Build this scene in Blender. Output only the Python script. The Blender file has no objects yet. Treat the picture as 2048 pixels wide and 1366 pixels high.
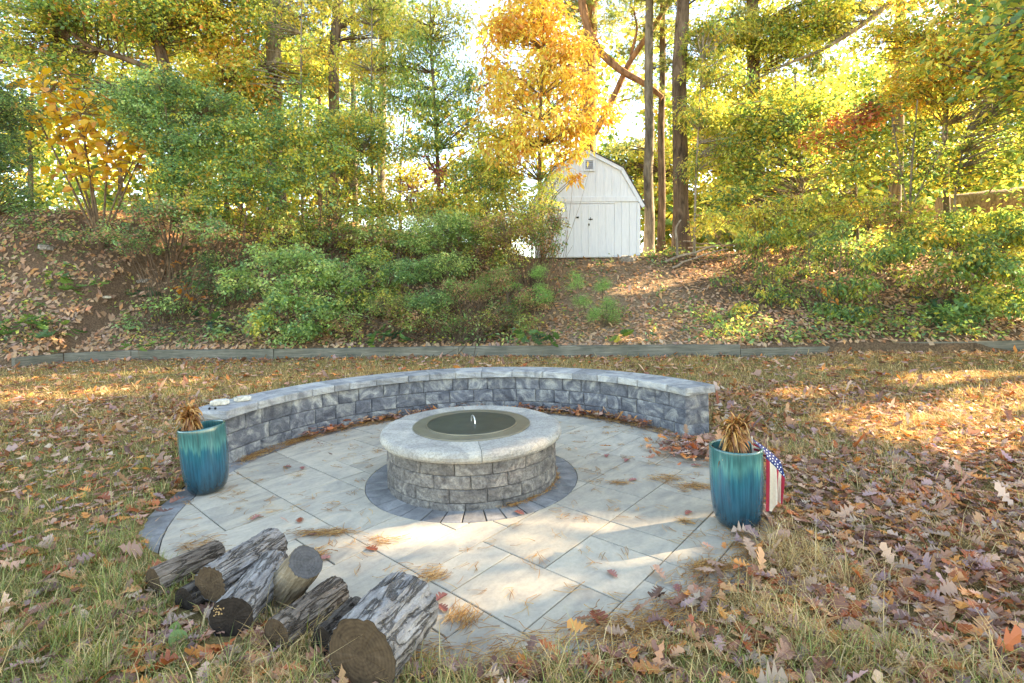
import bpy, math
import numpy as np
from mathutils import Vector, Matrix, Quaternion

# ------------------------------------------------------------------ camera, sky, sun, exposure
S = bpy.context.scene
COL = S.collection
F_PX, HORIZON, ROLL, CAM_H = 1000.0, 584.6, 0.023, 1.451      # for a 2048 px wide picture
cam_data = bpy.data.cameras.new('camera')
cam_data.sensor_width = 36.0
cam_data.lens = 36.0 * F_PX / 2048
cam_data.shift_y = -(683 - HORIZON) / 2048
cam_data.clip_end = 600
cam = bpy.data.objects.new('camera', cam_data)
cam.location = (0, 0, CAM_H)
cam.rotation_euler = (math.radians(90), ROLL, 0)
COL.objects.link(cam)
S.camera = cam

SUN_AZ, SUN_EL = math.radians(74), math.radians(29)           # azimuth clockwise from straight ahead (+Y)
SUN_DIR = np.array([math.sin(SUN_AZ) * math.cos(SUN_EL), math.cos(SUN_AZ) * math.cos(SUN_EL), math.sin(SUN_EL)])
world = bpy.data.worlds.new('World')
S.world = world
world.use_nodes = True
wn, wl = world.node_tree.nodes, world.node_tree.links
bg = wn['Background']
sky = wn.new('ShaderNodeTexSky')
sky.sky_type = 'NISHITA'
sky.sun_disc = False
sky.sun_elevation = SUN_EL
sky.sun_rotation = SUN_AZ
sky.air_density = 1.0
sky.dust_density = 0.4
sky.ozone_density = 1.6
wl.new(sky.outputs[0], bg.inputs[0])
bg.inputs[1].default_value = 0.125
sun_data = bpy.data.lights.new('sun', 'SUN')
sun_data.energy = 5.0
sun_data.angle = math.radians(0.55)
sun_data.color = (1.0, 0.87, 0.68)
sun = bpy.data.objects.new('sun', sun_data)
sun.rotation_euler = Vector(SUN_DIR).to_track_quat('Z', 'Y').to_euler()
COL.objects.link(sun)
S.view_settings.view_transform = 'Standard'
S.view_settings.look = 'None'
S.view_settings.gamma = 1
S.view_settings.use_curve_mapping = False
S.view_settings.exposure = 3.02
S.view_settings.use_white_balance = True
S.view_settings.white_balance_temperature = 8200
S.cycles.max_bounces = 7
S.cycles.diffuse_bounces = 4
S.cycles.transmission_bounces = 5
S.cycles.glossy_bounces = 3

# ------------------------------------------------------------------ helpers
rng = np.random.default_rng(11)
def U(a, b, n=None): return rng.uniform(a, b, n)
def lin(r, g, b):
    f = lambda c: (c / 255 / 12.92) if c / 255 <= .04045 else ((c / 255 + .055) / 1.055) ** 2.4
    return (f(r), f(g), f(b))
def P(px, py, D):
    """point seen at a picture position, at a given distance ahead"""
    x, y = px - 1024, py - HORIZON
    c, s = math.cos(ROLL), -math.sin(ROLL)
    x, y = c * x + s * y, -s * x + c * y
    return np.array([x * D / F_PX, D, CAM_H - y * D / F_PX])
def G(px, py, h=0.0):
    """point on the level at height h seen at a picture position"""
    x, y = px - 1024, py - HORIZON
    c, s = math.cos(ROLL), -math.sin(ROLL)
    x, y = c * x + s * y, -s * x + c * y
    D = F_PX * (CAM_H - h) / y
    return np.array([x * D / F_PX, D, h])
def vnoise(x, y, scale, seed=0):
    x = np.asarray(x, float) * scale + seed * 17.3; y = np.asarray(y, float) * scale - seed * 9.1
    xi, yi = np.floor(x), np.floor(y); fx, fy = x - xi, y - yi
    fx = fx * fx * (3 - 2 * fx); fy = fy * fy * (3 - 2 * fy)
    h = lambda a, b: np.modf(np.abs(np.sin(a * 127.1 + b * 311.7 + seed * 3.7) * 43758.5453))[0]
    return (h(xi, yi) * (1 - fx) + h(xi + 1, yi) * fx) * (1 - fy) + (h(xi, yi + 1) * (1 - fx) + h(xi + 1, yi + 1) * fx) * fy
def smooth(t): t = np.clip(t, 0, 1); return t * t * (3 - 2 * t)

TX = np.array([-30, -11.57, -10.95, -10.86, -9.45, -5.65, -1.22, 4.73, 6.75, 10.51, 30.])
TY = np.array([5.0, 11.2, 11.35, 12.05, 12.3, 11.85, 11.43, 10.55, 10.5, 10.3, 9.6])
def zg(x, y):
    """height of the ground"""
    x = np.asarray(x, float); y = np.asarray(y, float)
    s = y - np.interp(x, TX, TY)
    crest = np.interp(x, [-30, -14, -6.5, -2, 1, 5, 12, 30], [4.2, 4.3, 4.2, 3.3, 2.57, 2.55, 2.9, 3.2])
    run = np.interp(x, [-14, -6, 0, 4, 12], [5.0, 5.2, 6.2, 6.2, 6.0])
    z = np.where(s > .09, .17 + (crest - .17) * (0.55 * smooth(s / run) + .45 * np.clip(s / run, 0, 1)), 0.0)
    z = z + np.where(s > .3, .22 * (vnoise(x, y, .55, 1) - .5) * smooth(s / 2) * np.where((x > 0.6) & (x < 4.6), .3, 1), 0)
    z = z + .05 * (vnoise(x, y, .6, 2) - .5) * np.where(np.hypot(x + .345, y - 3.99) > 2.7, 1, 0)
    return z
def zg1(x, y): return float(zg(np.array([x]), np.array([y]))[0])
def HIT(px, py):
    """distance at which the ground is seen at a picture position"""
    D = np.arange(6, 26, .04); p = np.array([P(px, py, d) for d in D]); k = np.where(p[:, 2] < zg(p[:, 0], p[:, 1]))[0]
    return float(D[k[0]]) if len(k) else 17.0
def base_at(px, D):
    p = P(px, 560, D); p[2] = zg1(p[0], p[1]); return p

def mesh_np(name, V, faces, col=None, smooth_shade=False):
    """mesh from arrays; faces is a list of (m,k) int arrays"""
    me = bpy.data.meshes.new(name)
    V = np.asarray(V, np.float32)
    faces = [np.asarray(f, np.int32) for f in faces if len(f)]
    me.vertices.add(len(V)); me.vertices.foreach_set('co', V.ravel())
    li = np.concatenate([f.ravel() for f in faces]).astype(np.int32)
    ln = np.concatenate([np.full(len(f), f.shape[1], np.int32) for f in faces])
    st = np.concatenate([[0], np.cumsum(ln)[:-1]]).astype(np.int32)
    me.loops.add(len(li)); me.loops.foreach_set('vertex_index', li)
    me.polygons.add(len(ln)); me.polygons.foreach_set('loop_start', st)
    me.polygons.foreach_set('use_smooth', np.full(len(ln), bool(smooth_shade)))
    if col is not None:
        a = me.color_attributes.new('Col', 'FLOAT_COLOR', 'POINT')
        c = np.ones((len(V), 4), np.float32); c[:, :3] = col
        a.data.foreach_set('color', c.ravel())
    me.update(calc_edges=True)
    return me
def link(name, me, mat=None, parent=None):
    o = bpy.data.objects.new(name, me)
    if mat is not None and me is not None and not me.materials: me.materials.append(mat)
    if parent is not None: o.parent = parent
    COL.objects.link(o)
    return o
def tag(o, label, cat, group=None):
    o['label'] = label; o['category'] = cat
    if group: o['group'] = group
    return o
def struct(o, kind='structure'): o['kind'] = kind; return o
def thing(name, label, cat, loc=(0, 0, 0), group=None, rot=None):
    o = bpy.data.objects.new(name, None); o.empty_display_size = .1
    o.location = Vector([float(v) for v in loc])
    if rot is not None: o.rotation_euler = rot
    COL.objects.link(o)
    return tag(o, label, cat, group)
class MB:
    """collects pieces of geometry for one mesh"""
    def __init__(s): s.V = []; s.F = {3: [], 4: []}; s.C = []; s.n = 0
    def add(s, V, F, c=None):
        V = np.asarray(V, float); F = np.asarray(F, int)
        if not len(F): return
        s.V.append(V); s.F[F.shape[1]].append(F + s.n); s.n += len(V)
        if c is not None: s.C.append(np.broadcast_to(np.asarray(c, float), (len(V), 3)))
    def tube(s, pts, rad, sides=6, c=None, cap=True, wob=0):
        pts = np.asarray(pts, float); n = len(pts); rad = np.broadcast_to(np.asarray(rad, float), (n,))
        t = np.gradient(pts, axis=0); t /= np.linalg.norm(t, axis=1)[:, None] + 1e-9
        ref = np.array([0, 0, 1.]) if abs(t[0][2]) < .9 else np.array([1., 0, 0])
        a = np.cross(t, ref); a /= np.linalg.norm(a, axis=1)[:, None] + 1e-9; b = np.cross(t, a)
        th = np.arange(sides) * 2 * np.pi / sides
        r = rad[:, None] * (1 + (U(-wob, wob, (n, sides)) if wob else 0))
        V = pts[:, None] + r[..., None] * (np.cos(th)[None, :, None] * a[:, None] + np.sin(th)[None, :, None] * b[:, None])
        i = np.arange(n - 1)[:, None] * sides; j = np.arange(sides)[None]; k = (j + 1) % sides
        F = np.stack([i + j, i + k, i + sides + k, i + sides + j], -1).reshape(-1, 4)
        s.add(V.reshape(-1, 3), F, c)
        if cap and sides >= 3:
            for e in (0, n - 1):
                ring = V[e]; m = ring.mean(0)
                s.add(np.vstack([ring, m]), [[q, (q + 1) % sides, sides] for q in range(sides)], c)
    def box(s, lo, hi, c=None, bev=0.0):
        lo, hi = np.asarray(lo, float), np.asarray(hi, float)
        if bev:
            m = (lo + hi) / 2; h = (hi - lo) / 2; V = []; b = min(bev, h.min() * .8)
            for sx in (-1, 1):
                for sy in (-1, 1):
                    for sz in (-1, 1):
                        g = np.array([sx, sy, sz])
                        for ax in range(3):
                            q = h - b; q[ax] = h[ax]; V.append(m + g * q)
            idx = lambda sx, sy, sz, ax: ((sx > 0) * 4 + (sy > 0) * 2 + (sz > 0)) * 3 + ax
            Q, T = [], []
            for ax in range(3):
                o1, o2 = [k for k in range(3) if k != ax]
                for sg in (-1, 1):
                    ring = []
                    for (u, v) in ((-1, -1), (1, -1), (1, 1), (-1, 1)):
                        g = [0, 0, 0]; g[ax] = sg; g[o1] = u; g[o2] = v; ring.append(idx(*g, ax))
                    Q.append(ring)
            for ax in range(3):
                o1, o2 = [k for k in range(3) if k != ax]
                for u in (-1, 1):
                    for v in (-1, 1):
                        g0 = [0, 0, 0]; g0[o1] = u; g0[o2] = v; g1 = list(g0); g0[ax] = -1; g1[ax] = 1
                        Q.append([idx(*g0, o1), idx(*g1, o1), idx(*g1, o2), idx(*g0, o2)])
            for sx in (-1, 1):
                for sy in (-1, 1):
                    for sz in (-1, 1): T.append([idx(sx, sy, sz, a) for a in range(3)])
            n0 = s.n; s.add(V, Q, c); s.F[3].append(np.array(T) + n0)
        else:
            V = [[(lo, hi)[i][0], (lo, hi)[j][1], (lo, hi)[k][2]] for i in (0, 1) for j in (0, 1) for k in (0, 1)]
            s.add(V, [[0, 1, 3, 2], [4, 6, 7, 5], [0, 4, 5, 1], [2, 3, 7, 6], [0, 2, 6, 4], [1, 5, 7, 3]], c)
    def mesh(s, name, origin=None, smooth_shade=False):
        V = np.concatenate(s.V)
        if origin is not None: V = V - np.asarray(origin)[None]
        return mesh_np(name, V, [np.concatenate(f) for f in s.F.values() if f], np.concatenate(s.C) if s.C else None, smooth_shade)

# ------------------------------------------------------------------ materials
class NT:
    def __init__(s, name):
        s.m = bpy.data.materials.new(name); s.m.use_nodes = True; s.t = s.m.node_tree
        s.t.nodes.clear(); s.out = s.n('ShaderNodeOutputMaterial')
    def n(s, t, **kw):
        o = s.t.nodes.new(t)
        for k, v in kw.items(): setattr(o, k, v)
        return o
    def l(s, a, b): s.t.links.new(a, b)
    def val(s, sock, v):
        if hasattr(v, 'links') or isinstance(v, bpy.types.NodeSocket): s.l(v, sock)
        else: sock.default_value = v
    def coord(s, which='Object', rand=0.0, scale=None):
        c = s.n('ShaderNodeTexCoord').outputs[which]
        if rand:
            oi = s.n('ShaderNodeObjectInfo'); m = s.n('ShaderNodeMath', operation='MULTIPLY'); s.l(oi.outputs['Random'], m.inputs[0]); m.inputs[1].default_value = rand
            a = s.n('ShaderNodeVectorMath', operation='ADD'); s.l(c, a.inputs[0]); s.l(m.outputs[0], a.inputs[1]); c = a.outputs[0]
        if scale is not None:
            v = s.n('ShaderNodeVectorMath', operation='MULTIPLY'); s.l(c, v.inputs[0]); v.inputs[1].default_value = scale; c = v.outputs[0]
        return c
    def noise(s, vec, scale, detail=4, rough=.6, dist=0.0):
        o = s.n('ShaderNodeTexNoise'); s.l(vec, o.inputs['Vector']); o.inputs['Scale'].default_value = scale
        o.inputs['Detail'].default_value = detail; o.inputs['Roughness'].default_value = rough; o.inputs['Distortion'].default_value = dist
        return o.outputs['Fac']
    def ramp(s, fac, stops, interp='LINEAR'):
        o = s.n('ShaderNodeValToRGB'); s.l(fac, o.inputs[0]); e = o.color_ramp.elements; o.color_ramp.interpolation = interp
        while len(e) < len(stops): e.new(.5)
        for el, (p, c) in zip(e, stops): el.position = p; el.color = (*c, 1) if len(c) == 3 else c
        return o.outputs[0]
    def mix(s, fac, a, b, mode='MIX'):
        o = s.n('ShaderNodeMix', data_type='RGBA', blend_type=mode)
        s.val(o.inputs[0], fac); 
        for sock, v in ((o.inputs[6], a), (o.inputs[7], b)):
            if isinstance(v, (tuple, list)): sock.default_value = (*v, 1) if len(v) == 3 else v
            else: s.l(v, sock)
        return o.outputs[2]
    def math(s, op, a, b=0.0):
        o = s.n('ShaderNodeMath', operation=op); s.val(o.inputs[0], a); s.val(o.inputs[1], b); return o.outputs[0]
    def bump(s, h, strength=.5, dist=.01):
        o = s.n('ShaderNodeBump'); s.l(h, o.inputs['Height']); o.inputs['Strength'].default_value = strength; o.inputs['Distance'].default_value = dist
        return o.outputs[0]
    def bsdf(s, col, rough=.8, metal=0.0, normal=None, spec=.3, coat=0.0):
        b = s.n('ShaderNodeBsdfPrincipled')
        if isinstance(col, (tuple, list)): b.inputs['Base Color'].default_value = (*col, 1)
        else: s.l(col, b.inputs['Base Color'])
        s.val(b.inputs['Roughness'], rough); b.inputs['Metallic'].default_value = metal
        b.inputs['Specular IOR Level'].default_value = spec; b.inputs['Coat Weight'].default_value = coat; b.inputs['Coat Roughness'].default_value = .08
        if normal is not None: s.l(normal, b.inputs['Normal'])
        s.l(b.outputs[0], s.out.inputs[0]); return s.m
    def objrand(s): return s.n('ShaderNodeObjectInfo').outputs['Random']

def leaf_mat(name, src, trans=.42):
    t = NT(name)
    if src == 'attr': c = t.n('ShaderNodeVertexColor', layer_name='Col').outputs[0]
    else:
        c = t.n('ShaderNodeObjectInfo').outputs['Color']
        nz = t.noise(t.coord('Object', 20), 35, 3)
        c = t.mix(1.0, c, t.ramp(nz, [(.25, (.62, .58, .55)), (.75, (1.12, 1.1, 1.08))]), 'MULTIPLY')
    d = t.n('ShaderNodeBsdfDiffuse'); t.l(c, d.inputs[0])
    tr = t.n('ShaderNodeBsdfTranslucent')
    t.l(t.mix(1.0, c, (1.08, 1.05, .85), 'MULTIPLY'), tr.inputs[0])
    m = t.n('ShaderNodeMixShader'); m.inputs[0].default_value = trans
    t.l(d.outputs[0], m.inputs[1]); t.l(tr.outputs[0], m.inputs[2])
    g = t.n('ShaderNodeBsdfGlossy'); g.inputs['Roughness'].default_value = .45; g.inputs[0].default_value = (.9, .9, .9, 1)
    m2 = t.n('ShaderNodeMixShader'); m2.inputs[0].default_value = .035
    t.l(m.outputs[0], m2.inputs[1]); t.l(g.outputs[0], m2.inputs[2]); t.l(m2.outputs[0], t.out.inputs[0])
    return t.m
M = {}
M['leaf'] = leaf_mat('foliage', 'attr', .52)
M['litter'] = leaf_mat('dry_leaf_litter', 'attr', .18)
M['grass'] = leaf_mat('grass_blades', 'attr', .3)
M['leaf_obj'] = leaf_mat('single_green_leaf', 'obj', .4)
M['dry_obj'] = leaf_mat('single_dry_leaf', 'obj', .18)

def bark_mat(name, dark, light, sc=7, bump=1.0):
    t = NT(name); c = t.coord('Object', 9, (1, 1, .22))
    n1 = t.noise(c, sc, 6, .65, .6); n2 = t.noise(t.coord('Object', 9), 1.3, 3)
    col = t.mix(1.0, t.ramp(n1, [(.3, dark), (.62, light)]), t.ramp(n2, [(.3, (.7, .7, .7)), (.7, (1.15, 1.12, 1.05))]), 'MULTIPLY')
    M[name] = t.bsdf(col, .95, normal=t.bump(n1, bump, .04), spec=.1)
bark_mat('bark_brown', lin(62, 50, 42), lin(126, 108, 92))
bark_mat('bark_grey', lin(74, 68, 60), lin(150, 138, 122))
bark_mat('bark_orange', lin(96, 66, 48), lin(176, 132, 100))
bark_mat('twig', lin(74, 60, 50), lin(142, 122, 102), 20, .3)
bark_mat('dead_branch', lin(96, 86, 76), lin(176, 162, 146), 14, .5)

def log_bark(name, dark, light, sc):
    t = NT(name); c = t.coord('Object', 9, (1, 1, .2)); c0 = t.coord('Object', 9)
    n1 = t.noise(c, sc, 8, .72, .4); n2 = t.noise(c, sc * .7, 5, .6, .8); n3 = t.noise(c0, 5, 4, .6); n4 = t.noise(c0, 120, 4, .7)
    crack = t.ramp(n2, [(.45, (1, 1, 1)), (.488, (.2, .18, .16)), (.502, (.16, .14, .12)), (.535, (1, 1, 1))])
    col = t.ramp(n1, [(.3, dark), (.7, light)])
    col = t.mix(.7, col, crack, 'MULTIPLY')
    col = t.mix(.6, col, t.ramp(n3, [(.35, (.62, .58, .54)), (.65, (1.1, 1.1, 1.1))]), 'MULTIPLY')
    col = t.mix(.5, col, t.ramp(n4, [(.3, (.6, .6, .6)), (.7, (1.15, 1.15, 1.15))]), 'MULTIPLY')
    bw = t.n('ShaderNodeRGBToBW'); t.l(crack, bw.inputs[0])
    M[name] = t.bsdf(col, .95, normal=t.bump(t.math('ADD', t.math('MULTIPLY', bw.outputs[0], .6), n1), 1.0, .02), spec=.1)
log_bark('log_bark_grey', lin(110, 103, 98), lin(198, 190, 182), 26)
log_bark('log_bark_brown', lin(92, 80, 70), lin(178, 160, 142), 32)
log_bark('log_bark_dark', lin(58, 51, 46), lin(130, 118, 106), 30)
def stone_mat(name, dark, mid, light, sc=4.0, thr=(.40, .5, .58), bump=.6, speck=.25, rough=.9):
    t = NT(name); c = t.coord('Object', 40)
    n1 = t.noise(c, sc, 5, .62, 1.6); n2 = t.noise(c, 70, 4, .7); n3 = t.noise(c, 28, 6, .7, .5)
    col = t.ramp(n1, [(thr[0], dark), (thr[1], mid), (thr[2], light)])
    col = t.mix(speck * 2, col, t.ramp(n2, [(.3, (.35, .34, .34)), (.55, (1, 1, 1)), (.8, (1.3, 1.28, 1.22))]), 'MULTIPLY')
    v = t.math('ADD', t.math('MULTIPLY', t.objrand(), .3), .85)
    vv = t.n('ShaderNodeCombineColor'); [t.l(v, vv.inputs[i]) for i in range(3)]
    col = t.mix(1.0, col, vv.outputs[0], 'MULTIPLY')
    M[name] = t.bsdf(col, rough, normal=t.bump(t.math('ADD', n3, t.math('MULTIPLY', n2, .4)), bump, .012), spec=.2)
stone_mat('wall_block', lin(92, 92, 96), lin(120, 119, 121), lin(172, 168, 159), 5.0, (.36, .5, .66), .8)
stone_mat('wall_cap', lin(126, 125, 125), lin(154, 152, 149), lin(178, 174, 166), 3.0, (.36, .5, .62), .35, .18)
stone_mat('pit_block', lin(92, 86, 83), lin(124, 117, 110), lin(160, 151, 139), 8.0, (.32, .5, .68), .8, .4)
stone_mat('pit_cap', lin(152, 146, 138), lin(174, 167, 155), lin(190, 181, 166), 2.6, (.35, .5, .65), .5, .3)
stone_mat('grey_paver', lin(116, 113, 110), lin(134, 131, 127), lin(154, 150, 145), 3.0, (.35, .5, .65), .25, .15)
stone_mat('loose_stone', lin(168, 158, 140), lin(206, 198, 182), lin(226, 218, 202), 9.0, (.36, .5, .62), .5, .2)
stone_mat('field_stone', lin(120, 112, 104), lin(158, 150, 140), lin(188, 180, 170), 6.0, (.36, .5, .62), .6, .3)
def paver_mat():
    t = NT('cream_paver'); PA = math.radians(49)
    rt = t.n('ShaderNodeVectorRotate'); t.l(t.coord('Object', 30), rt.inputs['Vector']); rt.inputs['Angle'].default_value = -PA
    sv = t.n('ShaderNodeVectorMath', operation='MULTIPLY'); t.l(rt.outputs[0], sv.inputs[0]); sv.inputs[1].default_value = (.75, 1.5, 1)
    n1 = t.noise(sv.outputs[0], 4.2, 6, .62, .9); n2 = t.noise(rt.outputs[0], 45, 5, .7); n3 = t.noise(rt.outputs[0], 7, 5, .6, 1.0)
    col = t.ramp(n1, [(.28, lin(160, 151, 137)), (.45, lin(181, 169, 150)), (.6, lin(196, 182, 159)), (.78, lin(200, 174, 145))])
    col = t.mix(.5, col, t.ramp(n3, [(.4, (1, 1, 1)), (.62, (.88, .90, .93))]), 'MULTIPLY')
    col = t.mix(.35, col, t.ramp(n2, [(.3, (.62, .6, .58)), (.6, (1, 1, 1))]), 'MULTIPLY')
    v = t.math('ADD', t.math('MULTIPLY', t.objrand(), .2), .84)
    vv = t.n('ShaderNodeCombineColor'); [t.l(v, vv.inputs[i]) for i in range(3)]
    col = t.mix(1.0, col, vv.outputs[0], 'MULTIPLY')
    M['paver'] = t.bsdf(col, .78, normal=t.bump(t.math('ADD', n3, t.math('MULTIPLY', n2, .6)), .18, .006), spec=.25)
paver_mat()
def ground_mat():
    t = NT('lawn_soil'); c = t.coord('Object')
    n1 = t.noise(c, .9, 5, .6); n2 = t.noise(c, 26, 5, .75, .4); n3 = t.noise(c, 5, 4, .6)
    lawn = t.ramp(n2, [(.28, lin(70, 58, 42)), (.45, lin(126, 108, 74)), (.58, lin(150, 134, 90)), (.74, lin(178, 158, 116))])
    lawn = t.mix(.6, lawn, t.ramp(n3, [(.35, lin(110, 118, 62)), (.65, lin(180, 150, 112))]), 'MULTIPLY')
    lawn = t.mix(.55, lawn, t.ramp(n2, [(.3, lin(108, 92, 58)), (.7, lin(190, 162, 110))]))
    duff = t.ramp(n2, [(.25, lin(78, 66, 52)), (.45, lin(126, 106, 84)), (.6, lin(160, 136, 108)), (.75, lin(190, 166, 136))])
    dark_duff = t.ramp(n2, [(.25, lin(58, 46, 36)), (.45, lin(98, 78, 62)), (.6, lin(128, 104, 82)), (.75, lin(158, 132, 108))])
    pa = t.n('ShaderNodeAttribute', attribute_name='path'); duff = t.mix(pa.outputs['Fac'], dark_duff, duff)
    a = t.n('ShaderNodeAttribute', attribute_name='bank')
    col = t.mix(a.outputs['Fac'], lawn, duff)
    M['ground'] = t.bsdf(col, 1.0, normal=t.bump(n2, .9, .03), spec=.05)
ground_mat()
def simple(name, col, rough=.7, metal=0, spec=.3, n=None, amt=.25, bump=.1, coat=0):
    t = NT(name); c = t.coord('Object', 7); nz = t.noise(c, n or 12, 5, .65)
    cc = t.mix(1.0, col, t.ramp(nz, [(.3, (1 - amt,) * 3), (.7, (1 + amt * .5,) * 3)]), 'MULTIPLY')
    M[name] = t.bsdf(cc, rough, metal, t.bump(nz, bump, .01), spec, coat)
simple('bed', lin(58, 52, 46), 1, n=40)
simple('dark', lin(26, 24, 22), .9)
simple('potting_soil', lin(52, 42, 34), 1, n=40, bump=.8)
simple('steel_rim', lin(150, 144, 128), .42, .75, n=6, amt=.2, bump=.03)
simple('steel_lid', lin(88, 91, 84), .4, .6, n=5, amt=.3, bump=.03)
simple('steel_handle', lin(214, 212, 206), .3, .7)
simple('iron', lin(38, 38, 38), .5, .6)
simple('flag_red', lin(150, 34, 52), .85, n=60, amt=.15)
simple('flag_white', lin(214, 198, 176), .85, n=60, amt=.12)
simple('flag_blue', lin(34, 46, 92), .85, n=60, amt=.15)
simple('flag_star', lin(226, 226, 226), .85)
simple('flag_pole', lin(206, 196, 178), .6)
simple('shingle', lin(86, 80, 76), .95, n=30, amt=.4, bump=.6)
simple('fungus', lin(186, 150, 104), .8, n=50)
simple('vent_slat', lin(176, 180, 186), .6)
def timber_mat():
    t = NT('weathered_timber'); c = t.coord('Object', 12, (.35, 9, 9)); c2 = t.coord('Object', 12)
    n1 = t.noise(c, 6, 6, .7, .6); n2 = t.noise(c2, 2.0, 4, .6)
    col = t.ramp(n1, [(.28, lin(84, 82, 74)), (.5, lin(130, 127, 116)), (.72, lin(164, 158, 144))])
    col = t.mix(.5, col, t.ramp(n2, [(.35, lin(120, 126, 108)), (.65, lin(226, 218, 206))]), 'MULTIPLY')
    M['timber'] = t.bsdf(col, .95, normal=t.bump(n1, .6, .012), spec=.1)
timber_mat()
def paint_mat():
    t = NT('white_shed_paint'); c = t.coord('Object', 12, (6, 6, .5)); c2 = t.coord('Object', 12)
    n1 = t.noise(c, 4, 6, .7, .5); n2 = t.noise(c2, 14, 5, .7); n3 = t.noise(c2, 1.2, 3)
    col = t.ramp(n1, [(.3, lin(214, 219, 226)), (.6, lin(232, 236, 240))])
    col = t.mix(t.ramp(n2, [(.70, (0, 0, 0)), (.76, (.75, .75, .75))]), col, lin(150, 146, 140))
    col = t.mix(.35, col, t.ramp(n3, [(.3, (.85, .86, .88)), (.7, (1, 1, 1))]), 'MULTIPLY')
    M['paint'] = t.bsdf(col, .6, normal=t.bump(n1, .2, .006), spec=.25)
paint_mat()
def glaze_mat(name, top_lo, top_hi):
    t = NT(name); c = t.coord('Object'); sx = t.n('ShaderNodeSeparateXYZ'); t.l(c, sx.inputs[0])
    st = t.n('ShaderNodeVectorMath', operation='MULTIPLY'); t.l(c, st.inputs[0]); st.inputs[1].default_value = (1, 1, .045)
    n1 = t.noise(st.outputs[0], 34, 6, .68, .2); n2 = t.noise(st.outputs[0], 9, 4, .6); n3 = t.noise(st.outputs[0], 90, 3, .6)
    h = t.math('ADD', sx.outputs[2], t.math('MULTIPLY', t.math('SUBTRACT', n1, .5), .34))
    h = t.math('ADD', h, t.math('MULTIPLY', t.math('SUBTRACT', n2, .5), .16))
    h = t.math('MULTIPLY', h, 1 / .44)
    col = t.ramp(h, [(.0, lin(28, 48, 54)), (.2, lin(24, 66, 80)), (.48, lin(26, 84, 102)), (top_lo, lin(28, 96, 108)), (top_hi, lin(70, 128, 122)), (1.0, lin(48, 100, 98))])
    col = t.mix(.75, col, t.ramp(n3, [(.3, (.42, .46, .5)), (.62, (1.2, 1.2, 1.18))]), 'MULTIPLY')
    col = t.mix(t.ramp(n1, [(.60, (0, 0, 0)), (.72, (.5, .5, .5))]), col, lin(70, 66, 60))
    M[name] = t.bsdf(col, t.math('ADD', t.math('MULTIPLY', n2, .2), .1), normal=t.bump(n1, .25, .004), spec=.6, coat=.6)
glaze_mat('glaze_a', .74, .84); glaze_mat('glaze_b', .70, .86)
def cut_mat(name, dark, light):
    t = NT(name); c = t.coord('Object'); n0 = t.noise(c, 9, 4, .6)
    sp = t.n('ShaderNodeSeparateXYZ'); t.l(c, sp.inputs[0])
    r = t.math('SQRT', t.math('ADD', t.math('MULTIPLY', sp.outputs[0], sp.outputs[0]), t.math('MULTIPLY', sp.outputs[1], sp.outputs[1])))
    w = t.math('SINE', t.math('ADD', t.math('MULTIPLY', r, 420), t.math('MULTIPLY', n0, 12)))
    n2 = t.noise(c, 30, 5, .7)
    n4 = t.noise(c, 7, 5, .7, 1.5)
    f = t.math('ADD', t.math('ADD', t.math('MULTIPLY', w, .035), t.math('MULTIPLY', n2, .55)), t.math('MULTIPLY', n4, .45))
    M[name] = t.bsdf(t.ramp(f, [(.25, dark), (.7, light)]), .95, normal=t.bump(f, .5, .006), spec=.05)
cut_mat('cut_brown', lin(44, 35, 28), lin(110, 90, 70)); cut_mat('cut_grey', lin(56, 54, 53), lin(108, 104, 101)); cut_mat('cut_dark', lin(30, 26, 24), lin(70, 60, 52))
def drywood():
    t = NT('bare_wood'); n = t.noise(t.coord('Object', 5, (1, 1, .15)), 40, 5, .7)
    M['bare_wood'] = t.bsdf(t.ramp(n, [(.3, lin(92, 80, 66)), (.65, lin(156, 138, 114))]), .9, normal=t.bump(n, .5, .01), spec=.1)
drywood()
# ------------------------------------------------------------------ ground
def build_ground():
    xs = np.concatenate([np.linspace(-160, -26, 12), np.arange(-24, 26, .3), np.linspace(27, 160, 12)])
    ys = np.concatenate([np.linspace(-60, -2, 8), np.arange(-1, 30, .3), np.linspace(31, 240, 14)])
    # keep a crisp step at the timber edging
    X, Y = np.meshgrid(xs, ys)
    for i, x in enumerate(xs):
        if -26 < x < 26:
            yt = np.interp(x, TX, TY)
            j = np.argmin(np.abs(ys - yt)); Y[j, i] = yt + .085; Y[j + 1, i] = yt + .10
    Z = zg(X, Y)
    r = np.hypot(X + .345, Y - 3.99)
    Z = np.where(r < 2.35, -.07, Z)
    V = np.stack([X, Y, Z], -1).reshape(-1, 3)
    nx = len(xs); ny = len(ys)
    a = (np.arange(ny - 1)[:, None] * nx + np.arange(nx - 1)[None]).ravel()
    me = mesh_np('ground', V, [np.stack([a, a + 1, a + nx + 1, a + nx], -1)], smooth_shade=True)
    s = V[:, 1] - np.interp(V[:, 0], TX, TY)
    at = me.attributes.new('bank', 'FLOAT', 'POINT'); at.data.foreach_set('value', np.clip(s / .1, 0, 1).astype(np.float32))
    at = me.attributes.new('path', 'FLOAT', 'POINT'); at.data.foreach_set('value', (smooth((V[:, 0] + .3) / 1.2) * smooth((5.5 - V[:, 0]) / 1.5)).astype(np.float32))
    struct(link('ground', me, M['ground']))
build_ground()

CX, CY = -.345, 3.99
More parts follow.
